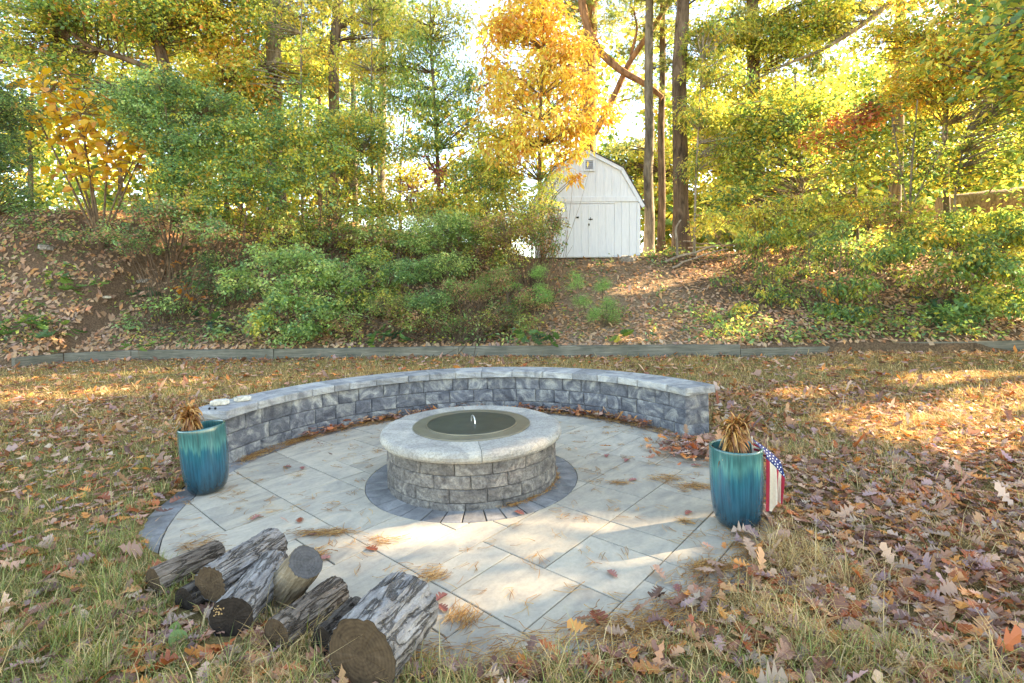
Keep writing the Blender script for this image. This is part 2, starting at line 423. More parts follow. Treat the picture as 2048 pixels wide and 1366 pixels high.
# ------------------------------------------------------------------ patio
def extrude(poly, z0, z1, ch=.004):
    """slab from a plan outline (counter-clockwise), top edge slightly eased"""
    poly = np.asarray(poly); n = len(poly); c = poly.mean(0)
    d = poly - c; inner = c + d * (1 - ch / (np.linalg.norm(d, axis=1)[:, None] + 1e-6))
    V = np.vstack([np.c_[poly, np.full(n, z0)], np.c_[poly, np.full(n, z1 - ch * .7)], np.c_[inner, np.full(n, z1)]])
    F = []
    for k in (0, n):
        for i in range(n): j = (i + 1) % n; F.append([k + i, k + j, k + n + j, k + n + i])
    F.append([2 * n + i for i in range(n)])
    return V, F
def slab(name, poly, z0, z1, mat, parent, org):
    V, F = extrude(poly, z0, z1)
    me = bpy.data.meshes.new(name); me.from_pydata((V - org).tolist(), [], F); me.update()
    return link(name, me, mat, parent)
def build_patio():
    org = np.array([CX, CY, 0])
    n = 96; th = np.arange(n) * 2 * np.pi / n
    V, F = extrude(np.c_[CX + 2.27 * np.cos(th), CY + 2.27 * np.sin(th)], -.06, -.014)
    me = bpy.data.meshes.new('patio'); me.from_pydata((V - org).tolist(), [], F); me.update()
    root = struct(link('patio', me, M['bed'])); root.location = org
    a = math.radians(49); u = np.array([math.cos(a), math.sin(a)]); v = np.array([-math.sin(a), math.cos(a)])
    g = .2265; t0, n0 = 1.618, 1.167
    # grid cells inside the disc
    N = 26; i0 = int(((CX * u[0] + CY * u[1]) - t0) / g) - N // 2; j0 = int(((CX * v[0] + CY * v[1]) - n0) / g) - N // 2
    used = np.zeros((N, N), bool); r2 = np.random.default_rng(5); rects = []
    for j in range(N):
        for i in range(N):
            if used[i, j]: continue
            opts = [(3, 2), (2, 2), (2, 1), (2, 1), (2, 2), (3, 1), (1, 2), (1, 1), (2, 1)]
            r2.shuffle(opts)
            opts = sorted(opts[:2], key=lambda o: -o[0] * o[1]) + opts[2:]
            for (w, h) in opts + [(1, 1)]:
                if i + w <= N and j + h <= N and not used[i:i + w, j:j + h].any():
                    used[i:i + w, j:j + h] = True; rects.append((i, j, w, h)); break
    R, RR, gap = 2.05, .828, .0032
    for (i, j, w, h) in rects:
        s0, s1 = t0 + (i0 + i) * g + gap, t0 + (i0 + i + w) * g - gap
        q0, q1 = n0 + (j0 + j) * g + gap, n0 + (j0 + j + h) * g - gap
        poly = [s * u + q * v for s, q in ((s0, q0), (s1, q0), (s1, q1), (s0, q1))]
        poly = [p - (CX, CY) for p in poly]
        if min(np.linalg.norm(p) for p in poly) > R + .5: continue
        if any(np.linalg.norm(p) > R for p in poly):
            for k in range(72):
                ang = k * 2 * np.pi / 72; d = np.array([math.cos(ang), math.sin(ang)]); lim = R - gap
                out = []
                for e in range(len(poly)):
                    p, q = poly[e], poly[(e + 1) % len(poly)]; dp, dq = p @ d - lim, q @ d - lim
                    if dp <= 0: out.append(p)
                    if dp * dq < 0: out.append(p + (q - p) * dp / (dp - dq))
                poly = out
                if len(poly) < 3: break
        if len(poly) < 3: continue
        if min(np.linalg.norm(p) for p in poly) < RR + .4:
            dense = []
            for e in range(len(poly)):
                p, q = poly[e], poly[(e + 1) % len(poly)]; m = max(2, int(np.linalg.norm(q - p) / .02))
                dense += [p + (q - p) * k / m for k in range(m)]
            keep = [np.linalg.norm(p) > RR for p in dense]
            if not any(keep): continue
            if not all(keep):
                st = next(k for k in range(len(dense)) if keep[k] and not keep[k - 1])
                run = [];
                for k in range(len(dense)):
                    idx = (st + k) % len(dense)
                    if keep[idx]: run.append(dense[idx])
                    else: break
                a1 = math.atan2(run[-1][1], run[-1][0]); a0 = math.atan2(run[0][1], run[0][0]); da = (a0 - a1 + np.pi) % (2 * np.pi) - np.pi
                poly = run + [RR * np.array([math.cos(a1 + da * f), math.sin(a1 + da * f)]) for f in np.linspace(0, 1, 8)]
        P2 = np.array(poly); ar = .5 * abs(np.sum(P2[:, 0] * np.roll(P2[:, 1], -1) - np.roll(P2[:, 0], -1) * P2[:, 1]))
        if ar < .002: continue
        slab('paver', P2 + (CX, CY), -.012, r2.uniform(-.0015, .0015), M['paver'], root, org)
    for (ra, rb, cnt, nm) in ((.60, .824, 36, 'ring_paver'), (2.054, 2.225, 84, 'border_paver')):
        for k in range(cnt):
            da = 2 * np.pi / cnt; a0 = k * da + .0035 / ra + .01 * math.sin(k * 2.3); a1 = (k + 1) * da - .0035 / ra + .01 * math.sin((k + 1) * 2.3)
            if nm == 'border_paver' and .5 < (a0 % (2 * np.pi)) < 2.75: pass
            aa = np.linspace(a0, a1, 5); jit = r2.uniform(-.006, .006) if nm == 'border_paver' else 0
            poly = [(CX + (rb + jit) * math.cos(t), CY + (rb + jit) * math.sin(t)) for t in aa] + [(CX + ra * math.cos(t), CY + ra * math.sin(t)) for t in aa[::-1]]
            slab(nm, np.array(poly), -.012, r2.uniform(-.002, .002), M['grey_paver'], root, org)
build_patio()
def build_verge():
    """turf that has crept over the outer pavers"""
    n = 260; th = np.linspace(math.radians(168), math.radians(372), n); deg = np.degrees(th)
    base = np.interp(deg, [168, 190, 205, 218, 232, 250, 262, 272, 285, 300, 320, 335, 350, 372], [2.24, 2.22, 2.18, 2.0, 1.86, 1.86, 1.98, 2.07, 2.10, 2.12, 2.08, 2.10, 2.2, 2.24])
    ri = base + .10 * (vnoise(deg, deg * 0, .16, 3) - .5) + .05 * (vnoise(deg, deg * 0, .6, 4) - .5)
    rows = [(0, -.004), (.02, .007), (.06, .013), (.5, .02), (1, .0)]; V = []
    for f, z in rows: R = ri + (2.62 - ri) * f; V.append(np.stack([CX + R * np.cos(th), CY + R * np.sin(th), np.full(n, z) + (.006 * (vnoise(deg, deg * 0 + f * 9, .9, 6) - .5) if 0 < f < 1 else 0)], 1))
    V = np.concatenate(V); a = np.arange(n - 1); F = np.concatenate([np.stack([k * n + a, k * n + a + 1, (k + 1) * n + a + 1, (k + 1) * n + a], -1)[:, ::-1] for k in range(len(rows) - 1)])
    struct(link('grass_verge', mesh_np('grass_verge', V, [F], smooth_shade=True), M['ground']))
build_verge()
def verge_r(x, y):
    """distance from the patio centre at which turf begins"""
    deg = np.degrees(np.arctan2(y - CY, x - CX)) % 360; deg = np.where(deg < 20, deg + 360, deg)
    return np.interp(deg, [160, 168, 190, 205, 218, 232, 250, 262, 272, 285, 300, 320, 335, 350, 372, 380], [2.26, 2.26, 2.24, 2.2, 2.02, 1.88, 1.88, 2.0, 2.09, 2.12, 2.14, 2.10, 2.12, 2.22, 2.26, 2.26])

# ------------------------------------------------------------------ rock-faced blocks laid on a curve
def curved_block(a0, a1, ri, ro, z0, z1, na=5, nz=3, amp=.010, bev=.007, seed=0, faces='inner', endrough=(False, False)):
    """a block between two angles; the face towards (or away from) the centre is split rough"""
    r = np.random.default_rng(seed); V = []; F = []
    def sheet(fn, nu, nv, rough, flip):
        b = len(V)
        for j in range(nv + 1):
            for i in range(nu + 1):
                e = min(i, nu - i, j, nv - j) > 0
                V.append(fn(i / nu, j / nv, (rough * r.uniform(-.4, 1.0) + bev) if e else 0.0))
        for j in range(nv):
            for i in range(nu):
                q = [b + j * (nu + 1) + i, b + j * (nu + 1) + i + 1, b + (j + 1) * (nu + 1) + i + 1, b + (j + 1) * (nu + 1) + i]
                F.append(q[::-1] if flip else q)
    pol = lambda ang, rad, z: (CX + rad * math.cos(ang), CY + rad * math.sin(ang), z)
    sg = 1 if faces == 'inner' else -1
    rf, rb = (ri, ro) if faces == 'inner' else (ro, ri)
    us = [0, .035, .28, .5, .72, .965, 1]
    g = lambda x, n: us[int(round(x * n))] if n == 6 else x
    zs = [0, .07, .35, .65, .93, 1]
    h = lambda y: zs[int(round(y * 5))]
    sheet(lambda x, y, d: pol(a0 + (a1 - a0) * g(x, 6), rf - sg * d, z0 + (z1 - z0) * h(y)), 6, 5, amp, faces != 'inner')
    sheet(lambda x, y, d: pol(a0 + (a1 - a0) * x, rb, z0 + (z1 - z0) * y), 2, 1, 0, faces == 'inner')
    sheet(lambda x, y, d: pol(a0 + (a1 - a0) * g(x, 6), rf + (rb - rf) * y, z1), 6, 1, 0, faces != 'inner')
    sheet(lambda x, y, d: pol(a0 + (a1 - a0) * g(x, 6), rf + (rb - rf) * y, z0), 6, 1, 0, faces == 'inner')
    da = lambda d: d / max(ri, .1)
    sheet(lambda x, y, d: pol(a0 - (da(d) if endrough[0] else 0), rf + (rb - rf) * x, z0 + (z1 - z0) * y), 4, 3, amp if endrough[0] else 0, True)
    sheet(lambda x, y, d: pol(a1 + (da(d) if endrough[1] else 0), rf + (rb - rf) * x, z0 + (z1 - z0) * y), 4, 3, amp if endrough[1] else 0, False)
    return np.array(V), F
def put(name, V, F, mat, parent, org, smooth_shade=False):
    me = bpy.data.meshes.new(name); me.from_pydata((V - np.asarray(org)).tolist(), [], F); me.update()
    if smooth_shade: me.polygons.foreach_set('use_smooth', np.ones(len(me.polygons), bool))
    return link(name, me, mat, parent)
def build_wall():
    org = np.array([CX, CY + 2.35, 0])
    w = thing('seat_wall', 'low curved grey block seat wall behind the round fire pit', 'wall', org)
    A0, A1 = math.radians(24.3), math.radians(169.8); r = np.random.default_rng(3)
    zc = [-.05, .102, .254, .404]
    for c in range(3):
        a = A0; k = 0
        while a < A1 - 1e-4:
            L = r.choice([.19, .24, .30, .36]) / 2.25
            if k == 0: L = (.16, .3, .22)[c] / 2.25
            e = a + L
            if A1 - e < .07: e = A1
            V, F = curved_block(a + .0008, e - .0008, 2.225, 2.52, zc[c] + .001, zc[c + 1] - .001, amp=.008, seed=int(r.integers(1e6)), endrough=(a == A0, e == A1))
            put('block', V, F, M['wall_block'], w, org)
            a = e; k += 1
    a = A0 - .02; end = A1 + .022
    while a < end - 1e-4:
        e = a + r.choice([.18, .26, .32, .38]) / 2.2
        if end - e < .09: e = end
        V, F = curved_block(a + .0008, e - .0008, 2.185, 2.56, .405, .479, amp=.008, seed=int(r.integers(1e6)), endrough=(a < A0, e == end))
        put('cap_stone', V, F, M['wall_cap'], w, org)
        a = e
build_wall()
def build_pit():
    org = np.array([CX, CY, 0]); r = np.random.default_rng(9)
    pit = thing('fire_pit', 'round fire pit of rough grey-brown blocks with smooth pale cap stones', 'fire pit', org)
    zs = [-.045, .0475, .139, .230, .319]
    for c in range(4):
        n = 16; off = (c % 2) * .5 + .08 * c
        for k in range(n):
            a0 = (k + off) * 2 * np.pi / n; a1 = a0 + 2 * np.pi / n
            V, F = curved_block(a0 + .0025, a1 - .0025, .47, .652, zs[c] + .001, zs[c + 1] - .001, amp=.006, seed=int(r.integers(1e6)), faces='outer')
            put('block', V, F, M['pit_block'], pit, org)
    js = [math.atan2(*(G(*p, .404)[:2] - (CX, CY))[::-1]) for p in ((828, 841), (959, 891), (1040, 825))]
    js = sorted(x % (2 * np.pi) for x in js); js.insert(1, (js[0] + js[1]) / 2)
    js = sorted(js)
    for k in range(len(js)):
        a0, a1 = js[k] + .003, js[(k + 1) % len(js)] - .003
        if a1 < a0: a1 += 2 * np.pi
        na = max(6, int((a1 - a0) / .07)); prof = [(.45, .32), (.45, .402), (.46, .405), (.60, .405), (.672, .404), (.692, .398), (.705, .384), (.711, .366), (.707, .345), (.694, .328), (.68, .3205)]
        V = []; m = len(prof)
        for i in range(na + 1):
            t = a0 + (a1 - a0) * i / na
            for q, (R, z) in enumerate(prof):
                d = r.uniform(-.003, .003) if 5 <= q <= 9 else 0
                V.append((CX + (R + d) * math.cos(t), CY + (R + d) * math.sin(t), z + d * .5))
        F = []
        for i in range(na):
            for q in range(m): q2 = (q + 1) % m; F.append([i * m + q, i * m + q2, (i + 1) * m + q2, (i + 1) * m + q][::-1])
        F.append(list(range(m))); F.append([na * m + q for q in range(m)][::-1])
        put('cap_stone', np.array(V), F, M['pit_cap'], pit, org)
    # liner so that the pit is closed below the lid
    mb = MB(); mb.tube([(CX, CY, -.02), (CX, CY, .36)], [.455, .455], 40, cap=False); link('liner', mb.mesh('liner', org), M['dark'], pit)
    cov = thing('fire_pit_cover', 'round stainless steel lid with a bent handle resting on the fire pit', 'lid', (CX, CY, .407))
    def disc(prof, n=72):
        V = []; F = []; m = len(prof)
        for i in range(n):
            t = 2 * np.pi * i / n
            for (R, z) in prof: V.append((R * math.cos(t), R * math.sin(t), z))
        for i in range(n):
            j = (i + 1) % n
            for q in range(m - 1): F.append([i * m + q, j * m + q, j * m + q + 1, i * m + q + 1])
        return np.array(V), F
    V, F = disc([(.345, .003), (.345, .008), (.46, .008), (.464, .006), (.464, -.001), (.345, -.001)]); put('rim', V, F, M['steel_rim'], cov, (0, 0, 0))
    V, F = disc([(.0005, .0165), (.20, .0155), (.345, .0125), (.356, .0115), (.358, .0085)]); lid = put('lid_plate', V, F, M['steel_lid'], cov, (0, 0, 0), True)
    V, F = disc([(.350, .0155), (.354, .017), (.358, .0155), (.358, .009)]); put('lid_edge', V, F, M['steel_rim'], cov, (0, 0, 0))
    mb = MB(); t = np.linspace(0, np.pi, 12)
    mb.tube(np.c_[.055 * np.cos(t) * .35 + .012, -.055 * np.cos(t), .012 + .055 * np.sin(t) ** .7], .0055, 8); put_me = mb.mesh('handle', None, True); link('handle', put_me, M['steel_handle'], cov)
build_pit()

# ------------------------------------------------------------------ timber edging along the foot of the bank
def build_timbers():
    pts = [((30, 738), 'short grey timber at the far left end of the lawn edging, turned toward the viewer'),
           ((128, 727), 'weathered grey edging timber below the oak seedlings at far left'),
           ((262, 721), 'weathered grey edging timber left of the green bush'),
           ((548, 719), 'long grey edging timber directly below the dense green bush'),
           ((918, 714), 'long grey edging timber at the foot of the path to the shed'),
           ((1482, 713), 'grey edging timber half buried in leaves right of the path'),
           ((1690, 706), 'grey edging timber below the leafy bushes at far right'), ((2120, 700), '')]
    W = [np.array([np.interp(0, [0], [0]), 0])] * 0
    for p, _ in pts: q = G(*p); W.append(q[:2])
    for k in range(len(pts) - 1):
        a, b = W[k], W[k + 1]; d = (b - a) / np.linalg.norm(b - a); nrm = np.array([-d[1], d[0]])
        L = np.linalg.norm(b - a) - .012; h = .24 if k < 5 else (.15 if k == 5 else .2)
        r = np.random.default_rng(k); V = []; F = []
        ns = 14; prof = [(0, 0), (0, .95), (.03, 1), (.97, 1), (1, .95), (1, 0)]
        for i in range(ns + 1):
            s = L * i / ns
            for q, (y, z) in enumerate(prof):
                V.append((s, y * .15 + r.uniform(-.004, .004) + .012 * math.sin(s * .9 + k), -.04 + z * (h + .04) + r.uniform(-.005, .005) * (z > .5)))
        m = len(prof)
        for i in range(ns):
            for q in range(m - 1): F.append([i * m + q, i * m + q + 1, (i + 1) * m + q + 1, (i + 1) * m + q])
        F.append(list(range(m))[::-1]); F.append([ns * m + q for q in range(m)])
        me = bpy.data.meshes.new('edging_timber'); me.from_pydata(V, [], F); me.update()
        o = link('edging_timber', me, M['timber']); o.location = (a[0], a[1], 0); o.rotation_euler = (0, 0, math.atan2(d[1], d[0]))
        tag(o, pts[k][1], 'timber', 'weathered timbers edging the lawn')
build_timbers()

# ------------------------------------------------------------------ shed
def build_shed():
    D = 17.0; k = D / F_PX; loc = P(1175, 514, D); loc[2] -= .02
    shed = thing('garden_shed', 'white board barn shed with gambrel roof and double doors at the end of the path', 'shed', loc, rot=(0, ROLL, math.radians(-2)))
    half, eave, kx, kz, top = 104 * k, 1.84, 69 * k, 3.0, 3.62; dep = 4.0
    def boxp(name, lo, hi, mat, par, bev=.004):
        mb = MB(); mb.box(lo, hi, bev=bev); return link(name, mb.mesh(name), mat, par)
    # core behind the boards
    prof = [(-half + .02, 0), (half - .02, 0), (half - .02, eave), (kx - .03, kz - .03), (0, top - .03), (-kx + .03, kz - .03), (-half + .02, eave)]
    n = len(prof); V = [(x, .045, z) for x, z in prof] + [(x, dep, z) for x, z in prof]
    F = [list(range(n)), [n + i for i in range(n)][::-1]] + [[i, n + i, n + (i + 1) % n, (i + 1) % n] for i in range(n)]
    put('wall_core', np.array(V), F, M['paint'], shed, (0, 0, 0))
    r = np.random.default_rng(2)
    # boards of the lower front: outside the doors
    e2x = lambda zx: ((zx / 4.553 + 1040) - 1175) * k
    e2z = lambda zy: (514 - (zy / 4.553 + 260)) * k
    dl, dm, dr = e2x(420), e2x(634), e2x(857); dtop = e2z(668)
    zb = e2z(648)
    def boards(x0, x1, z0, ztop, par, name='board', y=0.02, w=.262):
        m = max(1, round((x1 - x0) / w)); xs = np.linspace(x0, x1, m + 1); xs[1:-1] += r.uniform(-.02, .02, m - 1)
        for i in range(m):
            a, b = xs[i] + .0035, xs[i + 1] - .0035
            zt = ztop if not callable(ztop) else None
            if zt is not None: boxp(name, (a, y + r.uniform(-.003, .003), z0 + r.uniform(0, .012)), (b, y + .026, zt), M['paint'], par)
            else:
                za, zb_ = ztop(a), ztop(b); zm = [(x, ztop(x)) for x in (-kx, 0, kx) if a < x < b]
                P_ = [(a, z0), (b, z0), (b, zb_)] + zm[::-1] + [(a, za)]
                yy = y + r.uniform(-.003, .003); q = len(P_)
                V = [(x, yy, z) for x, z in P_] + [(x, yy + .024, z) for x, z in P_]
                put(name, np.array(V), [list(range(q)), [q + i for i in range(q)][::-1]] + [[i, q + i, q + (i + 1) % q, (i + 1) % q] for i in range(q)], M['paint'], par, (0, 0, 0))
    boards(-half, dl - .01, 0, zb, shed); boards(dr + .01, half - .10, 0, zb, shed)
    boxp('corner_board', (half - .098, -.004, 0), (half + .012, .05, eave), M['paint'], shed)
    boxp('corner_board', (-half - .012, -.004, 0), (-half + .09, .05, eave), M['paint'], shed)
    for (x0, x1) in ((dl, dm - .006), (dm + .006, dr)):
        mb = MB(); mb.box((x0 + .006, .012, .02), (x1 - .006, .04, dtop)); d = link('door', mb.mesh('door'), M['paint'], shed)
        boards(x0 + .006, x1 - .006, .015, dtop - .004, d, y=-.004, w=.26)
    boxp('door_cover_strip', (dm - .045, -.026, .02), (dm + .012, -.006, dtop - .02), M['paint'], shed)
    boxp('door_header', (dl - .02, -.008, dtop + .012), (dr + .02, .044, zb - .004), M['paint'], shed)
    boxp('trim_band', (-half - .01, -.022, zb), (half - .02, .046, zb + .17), M['paint'], shed)
    gt = lambda x: (np.interp(abs(x), [0, kx, half], [top, kz, eave]) - .04)
    boards(-half + .12, half - .12, zb + .172, lambda x: float(gt(x)), shed, w=.27)
    # vent
    vx0, vx1, vz0, vz1 = e2x(594), e2x(666), e2z(357), e2z(272)
    vent = boxp('vent', (vx0, -.002, vz0), (vx1, .018, vz1), M['dark'], shed, 0)
    for i in range(5):
        z = vz0 + (i + .5) * (vz1 - vz0) / 5; mb = MB()
        mb.add([(vx0, -.03, z - .03), (vx1, -.03, z - .03), (vx1, .0, z + .028), (vx0, .0, z + .028), (vx0, -.024, z - .034), (vx1, -.024, z - .034), (vx1, .006, z + .024), (vx0, .006, z + .024)],
               [[0, 1, 2, 3], [4, 7, 6, 5], [0, 4, 5, 1], [2, 6, 7, 3]]); link('slat', mb.mesh('slat'), M['vent_slat'], vent)
    for lo, hi in (((vx0 - .05, -.036, vz0 - .05), (vx0 + .004, .017, vz1 + .05)), ((vx1 - .004, -.036, vz0 - .05), (vx1 + .05, .017, vz1 + .05)), ((vx0 + .005, -.034, vz1 - .004), (vx1 - .005, .016, vz1 + .05)), ((vx0 + .005, -.034, vz0 - .05), (vx1 - .005, .016, vz0 + .004))):
        boxp('vent_frame', lo, hi, M['paint'], vent)
    # latch and hasp
    lz = e2z(808); lx = e2x(640)
    latch = boxp('latch', (lx - .07, -.045, lz - .02), (lx + .08, -.027, lz + .012), M['iron'], shed)
    boxp('bolt', (lx - .008, -.055, lz - .04), (lx + .012, -.03, lz + .06), M['iron'], latch); boxp('padlock', (lx - .07, -.06, lz - .22), (lx - .03, -.027, lz - .15), M['iron'], latch)
    boxp('door_knob', (e2x(512), -.03, e2z(798)), (e2x(536), -.005, e2z(784)), M['iron'], shed)
    # roof: two slopes on either side, fascia along the gable
    oh = 114 * k
    rp = [(0, top + .05), (kx + .03, kz + .03), (oh, eave - .10)]
    for sg in (-1, 1):
        for i in range(2):
            (x0, z0), (x1, z1) = rp[i], rp[i + 1]; L = math.hypot(x1 - x0, z1 - z0); nx, nz = (z0 - z1) / L, (x1 - x0) / L; t = .035
            V = []
            for y in (-.06, dep + .1):
                for (x, z) in ((x0, z0), (x1, z1)): V += [(sg * x, y, z), (sg * (x + nx * t), y, z + nz * t)]
            me_F = [[0, 2, 3, 1], [4, 5, 7, 6], [0, 1, 5, 4], [2, 6, 7, 3], [1, 3, 7, 5], [0, 4, 6, 2]]
            put('roof', np.array(V), me_F, M['shingle'], shed, (0, 0, 0))
            w = .12; V = []
            for y in (-.045, .0):
                for (x, z) in ((x0, z0), (x1, z1)): V += [(sg * (x - nx * .004), y, z - nz * .004), (sg * (x - nx * w), y, z - nz * w)]
            put('fascia', np.array(V), me_F, M['paint'], shed, (0, 0, 0))
build_shed()
# ------------------------------------------------------------------ leaf templates
OAK_T = np.array([0, .10, .17, .23, .29, .34, .42, .49, .54, .62, .69, .74, .82, .90, 1.0])
OAK_W = np.array([.012, .014, .08, .17, .16, .07, .25, .26, .085, .28, .26, .12, .19, .15, .015])
OAK_F = np.array([0, 0, 0, .02, .04, 0, .03, .05, 0, .03, .05, 0, .03, .03, 0])
OVAL_T = np.array([0, .12, .14, .28, .45, .62, .8, .92, 1.0]); OVAL_W = np.array([.01, .01, .10, .24, .31, .29, .19, .08, 0]); OVAL_F = OVAL_T * 0
def leaf_template(T, W, Fw, bend=0., curl=0., twist=0., waver=0., rg=None):
    """unit-long leaf along +x: left edge, midrib, right edge at each station"""
    n = len(T); mid = np.c_[T, 0 * T, bend * (T - T * T) * 4 * .25 + bend * .1 * T]
    V = []
    for i in range(n):
        z = curl * W[i] ** 1.5 * 3; wv = (rg.uniform(-1, 1, 2) * waver * W[i]) if rg is not None else (0, 0)
        V += [(T[i] + Fw[i], W[i], mid[i, 2] + z + twist * T[i] * W[i] + wv[0]), tuple(mid[i]), (T[i] + Fw[i], -W[i], mid[i, 2] + z - twist * T[i] * W[i] + wv[1])]
    F = []
    for i in range(n - 1):
        a = 3 * i; F += [[a, a + 1, a + 4, a + 3], [a + 1, a + 2, a + 5, a + 4]]
    return np.array(V), np.array(F)
OAK_VARS = []; _r = np.random.default_rng(4)
for k in range(10):
    V, F = leaf_template(OAK_T, OAK_W * _r.uniform(.85, 1.15), OAK_F, *((_r.uniform(-.15, .2), _r.uniform(-.1, .3), _r.uniform(-.15, .15), .08) if k < 4 else (_r.uniform(-.35, .55), _r.uniform(-.3, .7), _r.uniform(-.6, .6), .16)), _r)
    OAK_VARS.append((V, F))
OAK_MESH = [mesh_np('oak_leaf', V - [.5, 0, 0], [F], smooth_shade=False) for V, F in OAK_VARS]
for me in OAK_MESH: me.materials.append(M['dry_obj'])
GREEN_OAK = []; OVAL_MESH = []
for k in range(4):
    V, F = leaf_template(OAK_T, OAK_W * 1.15, OAK_F, _r.uniform(-.9, -.2), _r.uniform(-.1, .4), 0, .08, _r); me = mesh_np('lobed_leaf', V, [F]); me.materials.append(M['leaf_obj']); GREEN_OAK.append(me)
    V, F = leaf_template(OVAL_T, OVAL_W, OVAL_F, _r.uniform(-.7, .1), _r.uniform(-.2, .5), 0, .06, _r); me = mesh_np('oval_leaf', V, [F]); me.materials.append(M['leaf_obj']); OVAL_MESH.append(me)

# ------------------------------------------------------------------ planters, dried plants, flag
def lathe(prof, n=56):
    V = []; F = []; m = len(prof)
    for i in range(n):
        t = 2 * np.pi * i / n; V += [(R * math.cos(t), R * math.sin(t), z) for R, z in prof]
    for i in range(n):
        j = (i + 1) % n; F += [[i * m + q, j * m + q, j * m + q + 1, i * m + q + 1] for q in range(m - 1)]
    return np.array(V), F
def planter(loc, label, sc, mat, rot):
    p = thing('glazed_planter', label, 'planter', loc, 'blue glazed planters at the patio edge', rot)
    prof = [(.001, .0), (.098, .0), (.112, .006), (.130, .025), (.146, .06), (.157, .12), (.163, .20), (.165, .31), (.164, .40), (.164, .428), (.162, .434), (.157, .436), (.151, .434), (.149, .428), (.15, .39), (.147, .30), (.12, .29)]
    V, F = lathe([(a * sc * .93, b * sc * 1.1) for a, b in prof]); put('body', V, F, mat, p, (0, 0, 0), True)
    V, F = lathe([(.001, .425 * sc), (.08 * sc, .423 * sc), (.1397 * sc, .418 * sc)], 40); put('soil', V, F, M['potting_soil'], p, (0, 0, 0))
    return p
PL = G(417, 993); PL[:2] *= 1 + .12 / PL[1]; PR = G(1475, 1067); PR[:2] *= 1 + .12 / PR[1]
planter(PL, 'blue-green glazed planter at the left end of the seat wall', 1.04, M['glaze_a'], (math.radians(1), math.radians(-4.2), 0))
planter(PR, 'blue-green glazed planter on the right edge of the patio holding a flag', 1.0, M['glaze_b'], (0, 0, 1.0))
def dried_plant(loc, label, seed, n, h, spread, lean, pal):
    r = np.random.default_rng(seed); p = thing('dried_plant', label, 'dried plant', loc, 'dried plants in the planters')
    stems = MB(); 
    tops = []
    for k in range(9):
        a = r.uniform(0, 6.28); b = np.array([math.cos(a), math.sin(a), 0]) * r.uniform(0, .045); top = b * 1.2 + np.array([r.normal(0, .03) + lean, r.normal(0, .03), h * r.uniform(.75, 1.0)])
        stems.tube([b, (b + top) / 2 + r.normal(0, .006, 3), top], [.004, .003, .002], 5); tops.append((b, top))
    link('stem', stems.mesh('stem'), M['bark_orange'], p)
    groups = [MB() for _ in range(6)]
    for k in range(n):
        b, top = tops[r.integers(len(tops))]; f = r.uniform(.25, 1) ** .7; s = b + (top - b) * f
        a = r.uniform(0, 6.28); out = np.array([math.cos(a), math.sin(a), 0]); L = r.uniform(.05, .12) * spread; w = r.uniform(.003, .008)
        up = r.uniform(-.3, 1.6) if f > .55 else r.uniform(-.8, .5); L *= r.uniform(.5, 1.1)
        r_droop = r.uniform(.3, 1.3)
        pts = [s + out * L * t * (1 - .25 * t) + np.array([0, 0, up * L * t - r_droop * L * t * t]) for t in np.linspace(0, 1, 5)]
        side = np.cross(out, [0, 0, 1]) + r.normal(0, .4, 3); side /= np.linalg.norm(side); V = []
        for i, q in enumerate(pts): ww = w * (1, 1.3, 1.1, .7, .08)[i]; V += [q - side * ww + [0, 0, ww * .5], q + side * ww]
        c = np.array(pal[r.integers(len(pal))]) * r.uniform(.65, 1.25)
        groups[k % 6].add(V, [[2 * i, 2 * i + 1, 2 * i + 3, 2 * i + 2] for i in range(4)], c)
    for g in groups: link('dry_foliage', g.mesh('dry_foliage'), M['litter'], p)
DRY = [lin(158, 102, 54), lin(188, 138, 76), lin(122, 76, 42), lin(204, 162, 98), lin(98, 64, 40)]
dried_plant((PL[0] - .085, PL[1] - .03, .43), 'brown withered plant drooping over the rim of the left planter', 1, 520, .22, 1.0, -.02, DRY[:3] + [lin(196, 150, 90)])
dried_plant((PR[0] - .02, PR[1] - .02, .415), 'orange-brown withered plant standing in the right planter', 2, 620, .25, 1.0, .0, DRY)
